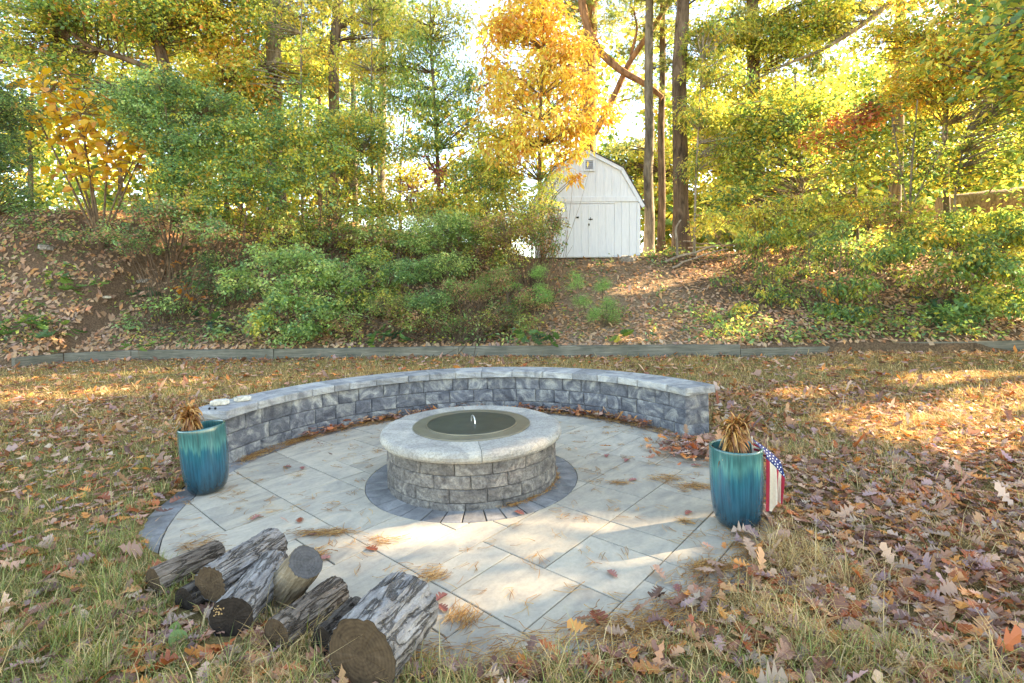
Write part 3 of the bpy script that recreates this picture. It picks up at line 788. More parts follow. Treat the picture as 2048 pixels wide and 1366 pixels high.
def flag():
    o = P(1505, 905, 3.02); fl = thing('flag', 'small striped flag with white stars draped over the right planter rim', 'flag', o)
    mb = MB(); a = P(1504, 879, 3.06); b = P(1507, 935, 3.03); b[2] = .40
    mb.tube([a - o + np.array([-.002, 0, .02]), b - o], .0055, 8); link('pole', mb.mesh('pole'), M['flag_pole'], fl)
    # the cloth: a ridge running down to the right, stripes hanging below it
    R0, R1 = P(1503, 877, 3.05), P(1561, 922, 3.00); nu, nv = 24, 18
    top = lambda u: R0 + (R1 - R0) * u + np.array([0, 0, .012 * math.sin(u * np.pi)])
    botpx = [(0, 1524, 1016), (.25, 1541, 1021), (.4, 1545, 1004), (.7, 1552, 1000), (1, 1558, 1004)]
    def bot(u):
        x = np.interp(u, [q[0] for q in botpx], [q[1] for q in botpx]); y = np.interp(u, [q[0] for q in botpx], [q[2] for q in botpx]); return P(x, y, 3.0)
    mid = lambda u: P(np.interp(u, [0, .3, 1], [1527, 1540, 1564]), np.interp(u, [0, 1], [905, 948]), 3.0)
    V = np.zeros((nv + 1, nu + 1, 3))
    for j in range(nv + 1):
        for i in range(nu + 1):
            u, v = i / nu, j / nv
            if v < .22: t = v / .22; p = top(u) * (1 - t) + mid(u) * t
            else: t = (v - .22) / .78; p = mid(u) * (1 - t) + bot(u) * t
            p = p + np.array([0, -(.007 + .008 * v) * math.sin(u * 14 + v * 1.5) * min(1, v * 2) - .03 * math.sin(min(1, v / .3) * 1.57), 0]); V[j, i] = p - o
    def part(name, sel, mat):
        idx = {}; vs = []; F = []
        for j in range(nv):
            for i in range(nu):
                if sel((i + .5) / nu, (j + .5) / nv):
                    q = []
                    for (jj, ii) in ((j, i), (j, i + 1), (j + 1, i + 1), (j + 1, i)):
                        if (jj, ii) not in idx: idx[jj, ii] = len(vs); vs.append(V[jj, ii])
                        q.append(idx[jj, ii])
                    F.append(q)
        return put(name, np.array(vs), F, mat, fl, (0, 0, 0), True)
    cut = .27
    part('canton', lambda u, v: v < cut, M['flag_blue'])
    ns = 6
    for k in range(ns):
        part('stripe', lambda u, v, k=k: v > cut and int(u * ns) == k, M['flag_red'] if k in (0, 3, 5) else M['flag_white'])
    # stripes of the part folded back inside the rim
    q0, q1, q2, q3 = P(1504, 884, 3.055), P(1518, 893, 3.05), P(1534, 913, 3.03), P(1506, 912, 3.035)
    for k in range(5):
        s, e = k / 5, (k + 1) / 5
        Vv = np.array([q0 + (q3 - q0) * s, q1 + (q2 - q1) * s, q1 + (q2 - q1) * e, q0 + (q3 - q0) * e]) - o
        Vv = np.vstack([Vv, Vv + [0, .002, 0]])
        put('stripe', Vv, [[0, 1, 2, 3], [4, 7, 6, 5], [0, 4, 5, 1], [2, 6, 7, 3]], M['flag_red'] if k % 2 == 0 else M['flag_white'], fl, (0, 0, 0))
    st = MB(); s0 = .0058
    for r_ in range(3):
        for c in range(8 - (r_ % 2)):
            u, v = (c + .5 + .5 * (r_ % 2)) / 8, (r_ + .55) / 3 * cut
            i, j = min(int(u * nu), nu - 1), min(int(v * nv), nv - 1); fu, fv = u * nu - i, v * nv - j
            p = (V[j, i] * (1 - fu) + V[j, i + 1] * fu) * (1 - fv) + (V[j + 1, i] * (1 - fu) + V[j + 1, i + 1] * fu) * fv
            e1 = V[j, i + 1] - V[j, i]; e1 /= np.linalg.norm(e1); e2 = V[j + 1, i] - V[j, i]; nn = np.cross(e2, e1); nn /= np.linalg.norm(nn); e2 = np.cross(e1, nn)
            if nn[1] > 0: nn = -nn
            pts = [p + nn * .0022]
            for q in range(10): rr = s0 * (1 if q % 2 == 0 else .42); pts.append(p + nn * .0022 + e1 * rr * math.sin(q * np.pi / 5) + e2 * rr * math.cos(q * np.pi / 5))
            st.add(pts, [[0, 1 + q, 1 + (q + 1) % 10] for q in range(10)])
    link('stars', st.mesh('stars'), M['flag_star'], fl)
flag()

# ------------------------------------------------------------------ loose stones and a twig on the wall end
def rough_box(name, dims, loc, rotz, mat, label, cat, seed, tilt=0, group=None, amp=.05):
    import bmesh
    r = np.random.default_rng(seed); bm = bmesh.new(); bmesh.ops.create_cube(bm, size=1)
    bmesh.ops.bevel(bm, geom=bm.edges[:], offset=.16, segments=2, affect='EDGES'); bmesh.ops.subdivide_edges(bm, edges=bm.edges[:], cuts=1)
    for v in bm.verts: v.co = Vector([v.co[i] * dims[i] * (1 + r.uniform(-amp, amp)) for i in range(3)])
    me = bpy.data.meshes.new(name); bm.to_mesh(me); bm.free()
    o = link(name, me, mat); o.location = Vector([float(q) for q in loc]); o.rotation_euler = (tilt, tilt * .6, rotz)
    return tag(o, label, cat, group)
a = G(440, 805, .50); b = G(466, 800, .50)
rough_box('loose_paver', (.15, .11, .046), (a[0], a[1], .504), .5, M['loose_stone'], 'pale loose stone paver lying nearest the left end of the seat wall', 'stone', 1, group='loose stones on the wall')
rough_box('loose_paver', (.14, .105, .044), (b[0] + .06, b[1] + .05, .503), .65, M['loose_stone'], 'pale loose stone paver lying second from the left end of the seat wall', 'stone', 2, group='loose stones on the wall')
def seed_twig():
    o = G(424, 820, .479); t = thing('seed_twig', 'tiny dark twig with seed heads on the left end of the seat wall', 'twig', o)
    mb = MB(); mb.tube([(-.03, 0, .01), (0, .005, .015), (.035, -.005, .02)], .002, 5); link('twig', mb.mesh('twig'), M['iron'], t)
    for x in (-.022, .03):
        V, F = lathe([(.0005, -.011), (.007, -.009), (.0105, 0), (.007, .009), (.0005, .011)], 10); h = put('seed_head', V, F, M['iron'], t, (0, 0, 0)); h.location = (x, 0, .014)
seed_twig()

# ------------------------------------------------------------------ firewood
def log(label, A, B, ra, rb, bark, cut, seed, both=True, rough=.05, patch=False, squash=1.0):
    A, B = np.array(A), np.array(B); d = B - A; L = np.linalg.norm(d); LOG_ENDS.append((A[:2], B[:2], ra))
    o = thing('firewood_log', label, 'log', A, 'logs piled at the patio edge'); o.rotation_mode = 'QUATERNION'
    o.rotation_quaternion = Vector(d / L).to_track_quat('Z', 'Y')
    r = np.random.default_rng(seed); ns, nr = 60, 26; V = []; prof = 1 + r.uniform(-rough * .5, rough * .5, ns); ph = r.uniform(0, 6)
    ridge = r.uniform(-rough, rough, (ns,))
    for j in range(nr + 1):
        z = L * j / nr; R = ra + (rb - ra) * j / nr
        ridge = ridge * .82 + r.uniform(-rough, rough, ns) * .5
        for i in range(ns):
            t = 2 * np.pi * i / ns; lob = 1 + .04 * math.sin(2 * t + ph) + .025 * math.sin(3 * t + 2 * ph + j * .1)
            V.append((R * (prof[i] + ridge[i]) * lob * math.cos(t) * squash, R * (prof[i] + ridge[i]) * lob * math.sin(t), z + r.uniform(-.004, .004) * (0 < j < nr)))
    F = [[j * ns + i, j * ns + (i + 1) % ns, (j + 1) * ns + (i + 1) % ns, (j + 1) * ns + i] for j in range(nr) for i in range(ns)]
    put('bark', np.array(V), F, bark, o, (0, 0, 0))
    for e, z in ((0, .001), (nr, L - .001)):
        ring = np.array(V[e * ns:(e + 1) * ns]) * [.985, .985, 0]; 
        V2 = np.vstack([[[0, 0, 0]], ring * .5 + np.c_[np.zeros((ns, 2)), r.uniform(-.002, .002, ns)], ring]); F2 = [[0, 1 + i, 1 + (i + 1) % ns] for i in range(ns)] + [[1 + i, 1 + ns + i, 1 + ns + (i + 1) % ns, 1 + (i + 1) % ns] for i in range(ns)]
        c = put('cut_face', V2, F2, cut, o, (0, 0, 0)); c.location = (0, 0, z)
    return o, L
def bark_plates(o, L, R, seed, n, mat, a0=0, a1=6.28, lift=.012):
    """loose plates of bark standing off the log"""
    r = np.random.default_rng(seed); mb = MB()
    for k in range(n):
        t = r.uniform(a0, a1); z0 = r.uniform(0.02, L * .7); l = r.uniform(.06, .16); w = r.uniform(.10, .3)
        l = min(l, L - z0 - .01); m = 4; V = []
        for j in range(5):
            for i in range(m + 1):
                tt = t + w * (i / m - .5) * (1 - .25 * abs(j - 2) / 2) + r.uniform(-.02, .02); rr = R * 1.045 + lift * (abs(i / m - .5) * 1.2 + .12) * r.uniform(.5, 1)
                V.append((rr * math.cos(tt), rr * math.sin(tt), z0 + l * j / 4 + r.uniform(-.004, .004)))
        mb.add(V, [[j * (m + 1) + i, j * (m + 1) + i + 1, (j + 1) * (m + 1) + i + 1, (j + 1) * (m + 1) + i] for j in range(4) for i in range(m)])
    pl = link('bark_plates', mb.mesh('bark_plates'), mat, o); pl['kind'] = 'stuff'
    sm = pl.modifiers.new('thick', 'SOLIDIFY'); sm.thickness = .004
def fungi(o, pts, seed):
    r = np.random.default_rng(seed); mb = MB()
    for p, R, cnt in pts:
        for k in range(cnt):
            c = np.array(p) + r.normal(0, R, 3) * [1, 1, 1]; s = r.uniform(.0015, .0035); V, F = [], []
            V = [c] + [c + s * np.array([math.cos(q), math.sin(q), r.uniform(-.2, .3)]) for q in np.linspace(0, 5.4, 7)]
            mb.add(V, [[0, 1 + q, 1 + (q + 1) % 7] for q in range(7)])
            mb.add([v - [0, 0, s * .5] for v in V], [[0, 1 + (q + 1) % 7, 1 + q] for q in range(7)])
    link('shelf_fungi', mb.mesh('shelf_fungi'), M['fungus'], o)['kind'] = 'stuff'
g3 = lambda px, py, h: G(px, py, h)
LOG_ENDS = []
o, L = log('long brown log with a broken end, leftmost of the firewood', g3(306, 1165, .07), g3(437, 1104, .07), .068, .066, M['log_bark_brown'], M['cut_brown'], 1, rough=.05)
o, L = log('dark-ended log mostly hidden under its neighbour at the back of the pile', g3(368, 1202, .055), g3(470, 1140, .055), .06, .055, M['log_bark_dark'], M['cut_dark'], 2)
o, L = log('grey-barked log with a round brown end resting on top, second from the left', g3(420, 1168, .125), g3(548, 1085, .11), .082, .082, M['log_bark_grey'], M['cut_brown'], 3, rough=.08); bark_plates(o, L, .075, 1, 9, M['log_bark_grey'])
o, L = log('pale smooth log with a dark round end spotted by orange fungus', g3(462, 1238, .09), g3(547, 1140, .09), .094, .098, M['log_bark_grey'], M['cut_dark'], 4, rough=.035); fungi(o, [((.05, .04, -.002), .012, 40)], 3)
o, L = log('short stub propped upright with its grey sawn face up', P(572, 1176, 2.38), P(612, 1124, 2.29), .08, .076, M['bare_wood'], M['cut_grey'], 5, rough=.05)
o, L = log('slim ridged log in the middle of the firewood with a lichen spot', g3(553, 1272, .068), g3(674, 1184, .07), .07, .076, M['log_bark_brown'], M['cut_brown'], 6, rough=.06); bark_plates(o, L, .064, 3, 6, M['log_bark_brown'])
o, L = log('dark crumbling log wedged behind the biggest log', g3(645, 1288, .06), g3(716, 1226, .065), .062, .07, M['log_bark_dark'], M['cut_dark'], 7, rough=.1)
o, L = log('biggest log of the pile, pale cracked bark, rightmost and nearest', g3(722, 1312, .135), g3(815, 1208, .135), .142, .138, M['log_bark_grey'], M['cut_brown'], 8, rough=.055); bark_plates(o, L, .132, 4, 10, M['log_bark_grey'], lift=.008)
mbf = P(500, 1150, 2.62)
# ------------------------------------------------------------------ trees and shrubs
pal = lambda *cs: np.array([lin(*c) for c in cs])
GREEN = pal((96, 130, 62), (82, 116, 60), (122, 148, 70), (70, 100, 54))
BLUEG = pal((98, 136, 86), (84, 120, 78), (126, 154, 94), (140, 160, 88))
YGREEN = pal((154, 158, 54), (128, 144, 56), (178, 168, 62), (104, 126, 52), (196, 176, 70))
YELLOW = pal((212, 172, 48), (224, 186, 66), (190, 150, 42), (160, 154, 58))
ORANGE = pal((206, 154, 46), (200, 136, 38), (212, 168, 62), (188, 112, 36))
REDOR = pal((176, 96, 48), (186, 124, 56), (150, 78, 50), (160, 136, 60))
LG = pal((136, 160, 84), (120, 146, 76), (152, 170, 94), (108, 136, 70), (172, 174, 92))
HICK = pal((198, 162, 52), (204, 154, 46), (208, 176, 74), (188, 130, 42))
MAROON = pal((128, 54, 56), (150, 70, 62), (104, 46, 50), (120, 90, 60))
BROWN = pal((142, 106, 74), (172, 130, 88), (122, 92, 68), (132, 124, 70))
PINE = pal((88, 108, 60), (108, 124, 66), (70, 92, 54), (146, 148, 76), (176, 168, 88))
DARK = pal((48, 78, 50), (60, 92, 56), (40, 66, 46), (76, 104, 60))
mixp = lambda *a: np.concatenate(a)

# gaps cut in the foliage to lay sun patches on the ground: (point on the ground, radius)
BEAMS = [(G(850, 1078), .22), (G(1060, 1088), .25), (G(1290, 1108), .25), (G(1440, 1125), .22), (G(1180, 1190), .22), (G(960, 1215), .2),
         (G(1640, 1185), .28), (G(1540, 1120), .18), (G(1770, 830), .35), (G(1850, 848), .4), (G(1960, 870), .4), (G(1930, 762), .5), (G(1600, 790), .25), (G(2010, 800), .4),
         (P(1330, 560, 14.6), .5), (P(1350, 640, 12), .4), (P(1470, 660, 11.5), .35), (P(520, 470, 13.8), .5), (G(1010, 906, .4), .12), (G(1900, 1000), .22), (G(1700, 745), .3), (G(1980, 1130), .2)]
BT = np.array([b[0] for b in BEAMS]); BR = np.array([b[1] for b in BEAMS]) * 1.25
def outside_beams(pos, mar=0.0):
    keep = np.ones(len(pos), bool)
    for T, R in zip(BT, BR):
        v = pos - T; t = v @ SUN_DIR; d = np.linalg.norm(v - t[:, None] * SUN_DIR, axis=1)
        keep &= ~((d < R + mar) & (t > 1.0))
    return keep
def unit(v): return v / (np.linalg.norm(v, axis=-1, keepdims=True) + 1e-9)
def leaf_cloud(cen, rad, n_each, L, W, palette, droop, r, kind='broad', mixw=None):
    K = len(cen); N = K * n_each
    g = r.normal(0, .55, (N, 3)); g = g / np.maximum(1, np.linalg.norm(g, axis=1) / 1.5)[:, None]
    ci = np.repeat(np.arange(K), n_each)
    pos = cen[ci] + g * rad[ci]
    keep = outside_beams(pos, L * .55); pos, ci, g = pos[keep], ci[keep], g[keep]; N = len(pos)
    bias = r.integers(0, len(palette), K)[ci]; own = r.integers(0, len(palette), N)
    c = np.minimum(.85, palette[np.where(r.random(N) < .6, bias, own)] * 1.65 * r.uniform(.72, 1.3, (N, 1)) * r.uniform(.82, 1.2, K)[ci][:, None]) * r.uniform(.93, 1.07, (N, 3))
    c = c * .86 + .14 * c.mean(1, keepdims=True)
    if kind == 'broad':
        d = r.normal(0, 1, (N, 3)); d[:, 2] *= .45; d = unit(d + unit(g) * .5); d[:, 2] -= droop; d = unit(d)
        up = r.normal(0, .55, (N, 3)); up[:, 2] += 1; nrm = unit(np.cross(np.cross(d, up), d)); side = np.cross(d, nrm)
        s = r.uniform(.5, 1.5, (N, 1)); l, w = L * s, W * s * r.uniform(.8, 1.15, (N, 1))
        a = pos; m = pos + d * l * .45
        V = np.stack([a, m + side * w * .5 + nrm * w * .14, a + d * l - nrm * l * .08, m - side * w * .5 + nrm * w * .14], 1)
        return V.reshape(-1, 3), np.arange(4 * N).reshape(N, 4), np.repeat(c, 4, 0)
    # needles: tufts of thin blades
    q = 13; d = unit(r.normal(0, 1, (N, q, 3)) + np.array([0, 0, .25]) + unit(g)[:, None] * .6)
    side = unit(np.cross(d, r.normal(0, 1, (N, q, 3)))); l = L * r.uniform(.7, 1.2, (N, q, 1))
    V = np.stack([pos[:, None] - side * W * .5, pos[:, None] + side * W * .5, pos[:, None] + d * l], 2)
    n = N * q
    return V.reshape(-1, 3), np.arange(3 * n).reshape(n, 3), np.repeat(np.repeat(c, q, 0) * r.uniform(.85, 1.15, (n, 1)), 3, 0)
NTRI = [0]; LAI = 2.8
def plant(name, label, cat, base, blobs, palette, leaf=(.10, .06), lai=1.6, trunk=None, bark='bark_brown', limbs=(), stems=0, stem_r=.012, droop=.35, kind='broad', group=None, seed=None, clump=None, bare=0, per=48, scale_lai=1.0):
    lai = lai * LAI * scale_lai
    r = np.random.default_rng(seed if seed is not None else abs(hash_str(label)) % 2**31)
    org = base_at(*base); t = thing(name, label, cat, org, group)
    tr = MB(); axis = None
    if trunk is not None:
        pts = np.array([P(*q[:3]) for q in trunk]); rr = [q[3] for q in trunk]
        pts[0] = [pts[0][0], pts[0][1], zg1(pts[0][0], pts[0][1]) - .15]
        # resample smoothly
        n = 16; f = np.linspace(0, len(pts) - 1, n); P3 = np.stack([np.interp(f, np.arange(len(pts)), pts[:, i]) for i in range(3)], 1); R3 = np.interp(f, np.arange(len(pts)), rr)
        P3[1:-1] += r.normal(0, .25, (n - 2, 3)) * R3[1:-1, None] * [1, 1, .2]; P3[1:-1] = (P3[:-2] + 2 * P3[1:-1] + P3[2:]) / 4
        R3 = R3 * (1 + .55 * np.exp(-np.arange(n) * 1.6))
        tr.tube(P3, R3, 12 if max(rr) > .08 else 7, wob=.07); axis = P3
    for lm in limbs:
        pts = np.array([P(*q[:3]) for q in lm]); n = 14; f = np.linspace(0, len(pts) - 1, n); P3 = np.stack([np.interp(f, np.arange(len(pts)), pts[:, i]) for i in range(3)], 1)
        for _ in range(2): P3[1:-1] = (P3[:-2] + 2 * P3[1:-1] + P3[2:]) / 4
        tr.tube(P3, np.interp(f, np.arange(len(pts)), [q[3] for q in lm]), 8, wob=.08)
        axis = P3 if axis is None else np.vstack([axis, P3])
    if stems:
        tops = []
        for b in blobs: tops += [P(*b[:3]) + r.normal(0, .4, 3) * [b[3], b[3], b[4]] for _ in range(max(1, stems // len(blobs)))]
        for q in tops:
            b0 = org + np.array([r.normal(0, .12), r.normal(0, .12), -.05]); b0[2] = zg1(b0[0], b0[1]) - .04
            m = (b0 + q) / 2 + r.normal(0, .08, 3) * np.linalg.norm(q - b0) + [0, 0, .1]
            f = np.linspace(0, 1, 7)[:, None]; P3 = (1 - f) ** 2 * b0 + 2 * f * (1 - f) * m + f ** 2 * q
            tr.tube(P3, np.linspace(stem_r, stem_r * .35, 7), 5); axis = P3 if axis is None else np.vstack([axis, P3])
    Vs, Fs, Cs, off = [], [], [], 0
    for b in blobs:
        c0 = P(*b[:3]); rx, rz = b[3], b[4]; pl = b[5] if len(b) > 5 and b[5] is not None else palette; k_lai = b[6] * LAI if len(b) > 6 else lai
        la = leaf[0] * leaf[1] * (.5 if kind == 'broad' else 13 * .5 * .55)
        N = k_lai * math.pi * rx * rz / la * (.45 if b[1] < -140 and scale_lai == 1.0 else 1); K = max(3, int(N / per)); cr = clump or max(.14, (1.0 if stems else 1.15) * (rx * rx * rz / K) ** (1 / 3))
        d = unit(r.normal(0, 1, (K, 3))) * r.random((K, 1)) ** (.42)
        cen = c0 + d * [rx, rx * .85, rz]
        g = zg(cen[:, 0], cen[:, 1]) + .08; cen[:, 2] = np.maximum(cen[:, 2], g + cr * .4)
        rad = np.stack([cr * r.uniform(.8, 1.3, K), cr * r.uniform(.8, 1.3, K), cr * r.uniform(.5, .85, K) * (.6 if kind == 'pine' else 1)], 1)
        V, F, C = leaf_cloud(cen, rad, per, leaf[0], leaf[1], pl, droop, r, kind)
        Vs.append(V); Fs.append(F + off); Cs.append(C); off += len(V)
        # twigs to the clumps
        if axis is not None and len(axis):
            step = max(1, K // 130)
            for q in cen[::step]:
                dd = np.linalg.norm(axis - q, axis=1) + np.maximum(0, axis[:, 2] - q[2] + .3) * 1.5; a = axis[np.argmin(dd)]
                m = (a + q) / 2 + r.normal(0, .07, 3) * np.linalg.norm(q - a) + [0, 0, .05]
                ln = np.linalg.norm(q - a); r0 = min(.045, .006 + .008 * ln) * (.55 if stems else 1)
                tr.tube([a, m, q], [r0, r0 * .7, r0 * .3], 4, cap=False)
    for k in range(bare):
        b = blobs[r.integers(len(blobs))]; q = P(*b[:3]) + r.normal(0, .7, 3) * [b[3], b[3], b[4]]
        a = org + np.array([r.normal(0, .35), r.normal(0, .25), 0]); a[2] = zg1(a[0], a[1]) - .03; f = np.linspace(0, 1, 6)[:, None]; m = (a + q) / 2 + r.normal(0, .12, 3) * np.linalg.norm(q - a)
        tr.tube((1 - f) ** 2 * a + 2 * f * (1 - f) * m + f ** 2 * q, np.linspace(.008, .003, 6), 4, cap=False)
    if tr.V: link('trunk' if trunk is not None else 'stems', tr.mesh('trunk', org, True), M[bark], t)
    if Vs:
        me = mesh_np('crown', np.concatenate(Vs) - org, [np.concatenate(Fs)], np.concatenate(Cs)); link('crown' if trunk is not None else 'foliage', me, M['leaf'], t)
        NTRI[0] += sum(len(f) for f in Fs) * (2 if kind == 'broad' else 1)
    return t
def hash_str(s):
    h = 7
    for ch in s: h = (h * 31 + ord(ch)) % 1000003
    return h

TALL = 'tall trees standing along the bank'
# ---- left
plant('oak_tree', 'oak with a leaning dark trunk and arching limb at upper left', 'tree', (372, 16.5),
      [(330, 20, 16.5, 2.0, 1.3), (190, 30, 16, 2.0, 1.2), (70, 60, 16, 1.4, 1.3), (420, -40, 17, 2.0, 1.6), (120, 150, 16, 1.3, .8), (300, -330, 17, 4.5, 3.2, YGREEN, 1.0)],
      mixp(YGREEN, GREEN, YELLOW[:1], REDOR[1:2]), (.11, .07), 1.3, [(372, 430, 16.5, .2), (335, 150, 16.5, .17), (306, 50, 16.5, .15), (285, -80, 16.6, .13), (270, -330, 16.8, .09)],
      limbs=[[(330, 150, 16.5, .11), (260, 120, 16.3, .09), (222, 108, 16.2, .08), (150, 85, 16, .06), (120, 20, 16, .05), (100, -60, 16, .04)], [(140, 75, 16, .05), (110, 30, 15.8, .04), (60, 0, 15.6, .03)]], group=TALL)
plant('pine_tree', 'straight pine trunk left of centre, the thicker of the pair', 'tree', (550, 18),
      [(545, -120, 18, 3.0, 1.6), (560, 20, 18.5, 1.8, .8), (500, 110, 18.5, 1.2, .5), (560, -420, 18, 4.0, 2.6)], PINE, (.17, .018), .8, [(556, 430, 18, .27), (550, 200, 18, .25), (553, 0, 18, .23), (560, -300, 18, .18), (560, -560, 18, .08)], 'bark_grey', kind='pine', per=16, group=TALL)
plant('pine_tree', 'straight brown trunk left of centre, the thinner of the pair', 'tree', (666, 19),
      [(700, -60, 19, 2.4, 1.4), (760, 60, 19.5, 1.6, .6), (640, 90, 19.5, 1.0, .4, mixp(ORANGE, PINE)), (690, -380, 19, 4.2, 2.8)], mixp(PINE, YELLOW[:1]), (.17, .018), .8, [(664, 420, 19, .22), (666, 220, 19, .2), (670, 60, 19, .19), (690, -120, 19, .16), (690, -520, 19, .07)], 'bark_brown', kind='pine', per=16, group=TALL,
      limbs=[[(672, 60, 19, .09), (720, 25, 19, .07), (780, 20, 19, .04)]])
plant('maple_tree', 'yellow and orange maple rising between the left trunks', 'tree', (455, 17.2),
      [(440, 70, 17, 1.3, 1.4), (470, 160, 17, 1.2, 1.0, mixp(YGREEN, ORANGE[:2])), (400, 170, 17, 1.1, .9, mixp(YGREEN, YELLOW)), (520, 200, 17.5, 1.0, .9, mixp(ORANGE, GREEN)), (610, 150, 18, .8, .6, mixp(ORANGE[:1], YGREEN)), (420, -150, 17, 2.2, 2.0)], mixp(YELLOW, ORANGE, YGREEN), (.12, .085), 1.1,
      [(455, 430, 17.2, .07), (440, 200, 17.1, .05), (432, 0, 17, .04), (425, -200, 17, .02)])
def big_leaf_plant(name, label, cat, base, spots, meshes, cols, size, r_seed, stem_r=.012, stem_n=5, bark='twig', droop=.5, hang=.4, group=None):
    """a plant whose leaves are big enough to be told apart: every leaf an object"""
    r = np.random.default_rng(r_seed); org = base_at(*base); t = thing(name, label, cat, org, group); tr = MB(); ends = []
    for (px, py, D, rx, rz, n) in spots:
        c0 = P(px, py, D)
        for k in range(n):
            g = r.normal(0, .5, 3); q = c0 + g * [rx, rx * .6, rz]; q[2] = max(q[2], zg1(q[0], q[1]) + .05)
            ends.append((q, c0))
    b = org.copy(); b[2] -= .04; nodes = []
    for (px, py, D, rx, rz, n) in spots:
        c0 = P(px, py, D); c0 = c0 - [0, 0, rz * .3]
        f = np.linspace(0, 1, 6)[:, None]; m = (b + c0) / 2 + [r.normal(0, .1), r.normal(0, .05), .1 * np.linalg.norm(c0 - b)]
        P3 = (1 - f) ** 2 * b + 2 * f * (1 - f) * m + f ** 2 * c0; tr.tube(P3, np.linspace(stem_r, stem_r * .5, 6), 6); nodes.append(P3)
    nd = np.vstack(nodes)
    for i, (q, c0) in enumerate(ends):
        a = nd[np.argmin(np.linalg.norm(nd - q, axis=1) + np.maximum(0, nd[:, 2] - q[2]) * .6)]
        if i % 2 == 0: tr.tube([a, (a + q) / 2 + r.normal(0, .02, 3), q], [stem_r * .35, stem_r * .25, .002], 4, cap=False)
        o = bpy.data.objects.new('leaf', meshes[r.integers(len(meshes))]); o.parent = t; COL.objects.link(o)
        o.location = Vector(q - org); out = q - a; yaw = math.atan2(out[1] + r.normal(0, .15), out[0] + r.normal(0, .15)) + r.normal(0, .5)
        o.rotation_euler = (r.normal(0, .45), droop + r.normal(0, hang), yaw); s = size * r.uniform(.6, 1.15); o.scale = (s, s, s)
        c = cols[r.integers(len(cols))] * r.uniform(.78, 1.2); o.color = (*c, 1)
    link('stems', tr.mesh('stems', org, True), M[bark], t)
    return t
big_leaf_plant('golden_shrub', 'big-leaved golden orange shrub at far left', 'shrub', (205, 14.4),
      [(100, 170, 14.3, .85, .6, 52), (160, 215, 14.2, .85, .6, 66), (75, 225, 14.4, .6, .5, 30), (215, 275, 14.0, .9, .6, 74), (265, 315, 13.9, .75, .5, 56), (170, 290, 14.2, .7, .6, 44), (180, 345, 13.9, .65, .4, 40), (120, 265, 14.3, .6, .5, 26), (290, 290, 14, .4, .4, 20)],
      OVAL_MESH, np.minimum(.85, 1.3 * mixp(HICK[:3], YELLOW[:3], pal((206, 150, 84)))), .34, 3, .035, droop=.55)
plant('yew_tree', 'dark green evergreen at the left edge above the bare bank', 'tree', (-20, 12.8), [(10, 330, 12.8, .75, .75), (-40, 260, 13, .9, 1.0), (30, 400, 12.7, .55, .35), (-10, 200, 13.2, .9, .8, mixp(DARK, GREEN))], mixp(DARK, GREEN), (.075, .025), .8, [(-25, 440, 13, .08), (-25, 250, 13, .06), (-20, 100, 13, .03)], droop=.3)
HED = 'leafy shrubs crowning the bank'
plant('leafy_shrub', 'tall blue-green shrub right of the golden shrub', 'shrub', (330, 14.6), [(330, 190, 14.5, 1.2, .8), (300, 255, 14.4, 1.0, .7), (370, 280, 14.3, 1.1, .8), (420, 220, 14.8, 1.1, .7), (350, 350, 14, .9, .6), (250, 200, 14.8, .9, .6)], mixp(BLUEG, BLUEG, GREEN, YELLOW[:1]), (.075, .05), 1.25, stems=10, stem_r=.025, group=HED, bare=12)
plant('leafy_shrub', 'yellow-flecked green shrub below the left maple', 'shrub', (470, 14.6), [(480, 300, 14.5, 1.1, .8), (440, 370, 14, .9, .6), (520, 370, 14.2, .9, .7), (540, 270, 15, .9, .7), (400, 420, 13.5, .7, .4)], mixp(BLUEG, GREEN, YGREEN, ORANGE[:1]), (.085, .06), 1.2, stems=9, stem_r=.02, group=HED, bare=14)
plant('leafy_shrub', 'yellow-green shrub at the foot of the pair of trunks', 'shrub', (640, 15), [(640, 260, 15.2, 1.2, .8), (600, 340, 14.8, 1.0, .7), (690, 330, 15, 1.1, .8), (650, 410, 14.2, 1.0, .6), (720, 270, 15.5, .9, .7)], mixp(YGREEN, GREEN, BLUEG, YELLOW), (.085, .055), 1.15, stems=9, stem_r=.02, group=HED, bare=14)
plant('leafy_shrub', 'sparse dark shrub low on the left bank crest', 'shrub', (330, 13.3), [(330, 420, 13.3, 1.2, .35), (420, 460, 12.9, .9, .3), (260, 470, 12.8, .8, .25)], mixp(BLUEG, GREEN, BROWN), (.07, .045), .8, stems=10, stem_r=.012, group=HED, bare=40)
# ---- centre
plant('pine_tree', 'slim pine with drooping boughs left of the orange tree', 'tree', (765, 23), [(760, 150, 23, 1.5, .5), (800, 60, 23, 1.8, .5), (740, 240, 23, 1.6, .5), (790, -60, 23, 2.2, 1.0), (720, 120, 23, 1.2, .4), (780, -320, 23, 3.4, 2.4)], PINE, (.17, .02), .85, [(762, 430, 23, .2), (764, 200, 23, .17), (766, 0, 23, .14), (768, -400, 23, .06)], 'bark_grey', kind='pine', per=16, group=TALL)
plant('pine_tree', 'thin straight trunk behind the yellow-green shrub', 'tree', (710, 21), [(720, 100, 21, 1.2, .4), (690, 180, 21, 1.0, .35), (715, -80, 21, 2.0, 1.0), (715, -340, 21, 3.0, 2.2)], PINE, (.17, .019), .8, [(712, 430, 21, .12), (708, 250, 21, .11), (705, 60, 21, .1), (703, -350, 21, .05)], 'bark_grey', kind='pine', per=16, group=TALL)
